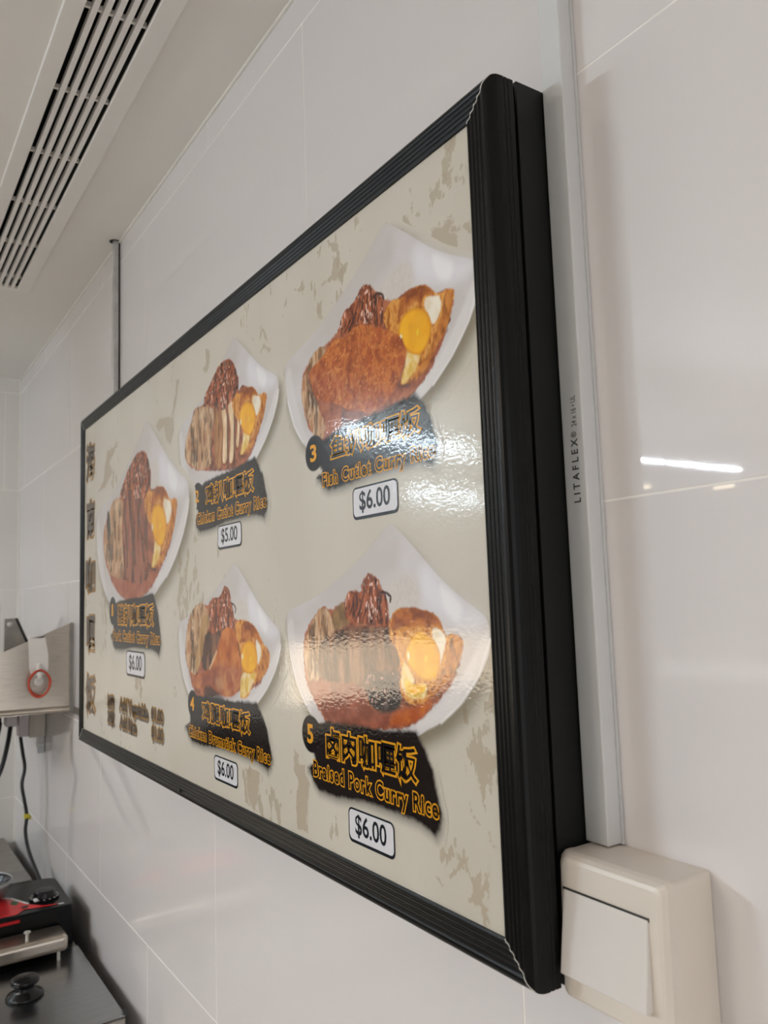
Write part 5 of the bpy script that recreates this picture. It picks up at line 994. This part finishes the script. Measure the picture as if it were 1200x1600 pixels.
# decal on the front half of the sloping top and over the front edge
def flat_poly(pts, z, x_front=None):
    return [(x, y, z(x) if callable(z) else z) for x, y in pts], [tuple(range(len(pts)))]
ztop = lambda x: top + .0006 + max(0, (-1.38 - x)) * .02
v, f = flat_poly([(-1.381, -.138), (-1.381, -.350), (-1.50, -.350), (-1.50, -.160), (-1.478, -.136), (-1.425, -.112), (-1.398, -.085), (-1.392, -.060), (-1.388, -.062), (-1.392, -.095), (-1.400, -.122)], ztop)
dc = mesh_obj('decal', v, f, M['red_decal'], ck)
v, f = flat_poly([(-1.5020, -.160), (-1.480, -.133), (-1.428, -.108), (-1.4235, -.112), (-1.476, -.138), (-1.497, -.163)], lambda x: ztop(x) + .0002); mesh_obj('decal_stripe', v, f, M['white_mark'], dc)
v, f = flat_poly([(-1.446 + .012 * math.cos(t), -.1330 + .0068 * math.sin(t)) for t in np.linspace(0, 6.28, 16, endpoint=False)], lambda x: ztop(x) + .0003); mesh_obj('decal_spot', v, f, M['green'], dc)
v, f = flat_poly([(-1.390, -.0600), (-1.388, -.0500), (-1.384, -.0500), (-1.386, -.0610)], lambda x: ztop(x) + .0003); mesh_obj('decal_stripe', v, f, M['white_mark'], dc)
v, f = flat_poly([(-1.412 + .007 * math.cos(t), -.1190 + .0070 * math.sin(t)) for t in np.linspace(0, 6.28, 14, endpoint=False)], lambda x: ztop(x) + .0004); mesh_obj('decal_spot', v, f, M['dark_gap'], dc)
box('front_lip', -1.3718, -1.3700, -.350, -.1350, top - .012, top - .007, M['red_decal'], ck)
kx, ky = -1.443, -.0765
dl = mesh_obj('dial', *lathe_geo(kx, ky, [(.0285, zt_ + .0008), (.0285, zt_ + .0040), (.0215, zt_ + .0050), (.0200, zt_ + .0150), (.0180, zt_ + .0175), (.0, zt_ + .0180)], 32), M['knob'], ck)
mk = []
for a in range(14):
    t = math.radians(-150 + 300 * a / 13)
    x, y = kx + .0262 * math.cos(t), ky + .0262 * math.sin(t)
    mk.append(box_geo(x - .0016, x + .0016, y - .0013, y + .0013, zt_ + .0040, zt_ + .0047))
mesh_obj('dial_marks', *join(*mk), M['bare_alu'], dl)
box('dial_pointer', kx + .012, kx + .026, ky - .0240, ky - .0165, zt_ + .0042, zt_ + .0075, M['white_mark'], dl, .001)
mesh_obj('side_knob', *lathe_geo(-1.4020, -.1800, [(.0130, zt_ + .001), (.0130, zt_ + .012), (.010, zt_ + .014), (0, zt_ + .014)], 20), M['cable'], ck)

ty = thing('drip_tray', 'long stainless drip tray on short legs in front of the cooker', 'tray', (-1.33, -.2, ZC))
v, f = box_geo(-1.3660, -1.3000, -.3600, -.0590, ZC + .0175, ZC + .0480, .009, 4)
mesh_obj('tray_body', v, f, M['steel'], ty)
mesh_obj('leg', *lathe_geo(-1.3050, -.0760, [(.0030, ZC + .0037), (.0030, ZC + .0190)], 10), M['bare_alu'], ty)
mesh_obj('leg', *lathe_geo(-1.3050, -.3000, [(.0030, ZC + .0037), (.0030, ZC + .0190)], 10), M['bare_alu'], ty)
mesh_obj('bolt', *lathe_geo(-1.3180, -.1300, [(.0030, ZC + .0470), (.0030, ZC + .0600), (.0062, ZC + .0625), (.0062, ZC + .0640), (0, ZC + .0645)], 12), M['bare_alu'], ty)

pn = thing('frying_pan', 'black frying pan with grey rim sitting on the red and black cooker', 'pan', (-1.54, -.19, top))
pcx, pcy = -1.505, -.1900
mesh_obj('bowl', *lathe_geo(pcx, pcy, [(.030, top + .0052), (.045, top + .007), (.058, top + .030), (.060, top + .037), (.0575, top + .0372), (.054, top + .030), (.040, top + .012), (0, top + .010)], 40), M['pan'], pn, smooth=True)
mesh_obj('rim', *lathe_geo(pcx, pcy, [(.0475, top + .0070), (.0600, top + .0290), (.0630, top + .0385), (.0600, top + .0400), (.0595, top + .0375), (.0590, top + .0300), (.0470, top + .0072)], 40), M['pan_rim'], pn, smooth=True)
tag(mesh_obj('plastic_tub', *join(box_geo(-1.70, -1.625, -.1250, -.0720, ZC + .0003, ZC + .062, .004), box_geo(-1.703, -1.622, -.128, -.069, ZC + .062, ZC + .067, .002)), M['grey_plastic']), 'small grey plastic tub behind the cooker by the black cable', 'tub')

# ---------------------------------------------------------------- what the polished tiles and the laminate mirror
def tube_lamp(label, a, b, r=.013, off=(0, 0, .022), mat='tube'):
    a, b = Vector(a), Vector(b); mid = (a + b) / 2
    t = thing('tube_lamp', label, 'lamp', tuple(mid), 'fluorescent tube lamps out of view')
    mesh_obj('tube', *tube_geo([a, b], r, 10), M[mat], t, smooth=True)
    o_ = Vector(off)
    d_ = (b - a).normalized()
    mesh_obj('batten', *tube_geo([a - d_ * .03 + o_, b + d_ * .03 + o_], .016, 6), M['lamp_body'], t)
    return t
tube_lamp('fluorescent tube on the far wall above the serving hatch', (-2.25, -1.295, .652), (-2.25, -1.940, .612), .012, (-.026, 0, .022))
tube_lamp('shorter fluorescent tube on the far wall, below the longer tube', (-2.25, -1.60, .418), (-2.25, -1.975, .405), .009, (-.028, 0, .022))
tube_lamp('hanging fluorescent tube across the stall, mirrored in the right-hand tiles', (-1.402, -1.755, .440), (-1.400, -1.960, .440), .0038, mat='tube_near')
tube_lamp('hanging fluorescent tube next to the service shelf, mirrored in the right-hand tiles', (-1.399, -1.995, .440), (-1.396, -2.420, .440), .0038, mat='tube_near')
for x, z, w_ in ((-1.955, .452, 'left one'), (-1.545, .402, 'right one')):
    lm = thing('spot_lamp', 'small warm spot lamp on the wall above the service shelf, ' + w_, 'lamp', (x, YL, z), 'warm spot lamps over the service shelf')
    mesh_obj('housing', *box_geo(x - .035, x + .035, YL + .0115, YL + .05, z - .004, z + .03, .003), M['lamp_body'], lm)
    box('bulb', x - .05, x + .04, YL + .051, YL + .060, z - .010, z + .006, M['downlight'], lm)

cb = thing('added_dark_cabinet', 'unseen dark grey cabinet added under the hatch to darken the laminate reflection', 'cabinet', (-2.04, -1.55, ZF))  # made-up dark furniture so the laminate mirrors dark below the hatch
M['cab'] = material('added_charcoal', (0.035, 0.035, 0.036), rough=0.5, var=0.1, vscale=6)
box('body', -2.29, -1.82, -2.27, -.72, ZF, -.415, M['cab'], cb, .008)
for y in (-1.90, -1.36, -.82):
    d_ = box('door', -1.8198, -1.8100, y - .35 if y < -.9 else y - .08, y + .15 if y < -.9 else y + .08, ZF + .12, -.46, M['cab'], cb, .003)
    box('handle', -1.8098, -1.790, y + .09 if y < -.9 else y + .04, y + .115 if y < -.9 else y + .06, -.85, -.60, M['steel_dark'], d_, .003)
sf = thing('stand_in_shelf', 'white topped service shelf, a stand-in for tables and chairs mirrored in the tiles', 'shelf', (-1.5, -2.45, ZF))  # added in place of mirrored tables and chairs; deep top mirrors bright
box('shelf_top', -2.00, -.70, -2.58, -2.18, -.352, -.310, M['porcelain'], sf, .01)
for x in (-1.82, -.80):
    for y in (-2.56, -2.37): box('leg', x - .02, x + .02, y - .018, y + .018, ZF, -.3522, M['steel_dark'], sf)
box('lower_shelf', -1.84, -.78, -2.58, -2.34, -.86, -.84, M['steel_dark'], sf)
box('added_dark_board', -2.28, -.62, -2.598, -2.590, ZF + .02, .60, M['cab'], sf)  # unseen dark board added so the right-hand tiles mirror darker
for i, (x, ln, lean_, w_) in enumerate(((-1.81, .075, .02, 'farthest left of the five'), (-1.69, .09, .03, 'second from the left'), (-1.61, .10, .015, 'in the middle of the five'), (-1.55, .085, -.01, 'leaning right, fourth from the left'), (-1.46, .11, .03, 'tallest, farthest right of the five'))):
    tag(mesh_obj('bamboo_tongs', *join(tube_geo([(x, -2.44, -.3040), (x - lean_, -2.43, -.31 + ln)], .006, 6), tube_geo([(x + .016, -2.44, -.3040), (x - lean_ + .008, -2.43, -.31 + ln)], .006, 6)), M['wood']),
        'pale bamboo tongs mirrored on the service shelf, ' + w_, 'tongs', 'bamboo tongs on the service shelf')
tag(mesh_obj('paper_box', *box_geo(-1.76, -1.56, -2.55, -2.40, -.8398, -.70, .004), M['cream']), 'larger cream carton on the lower board of the service shelf', 'box')
tag(mesh_obj('paper_box', *box_geo(-1.46, -1.20, -2.55, -2.40, -.8398, -.66, .004), M['plug']), 'pinkish carton on the lower board of the service shelf', 'box')
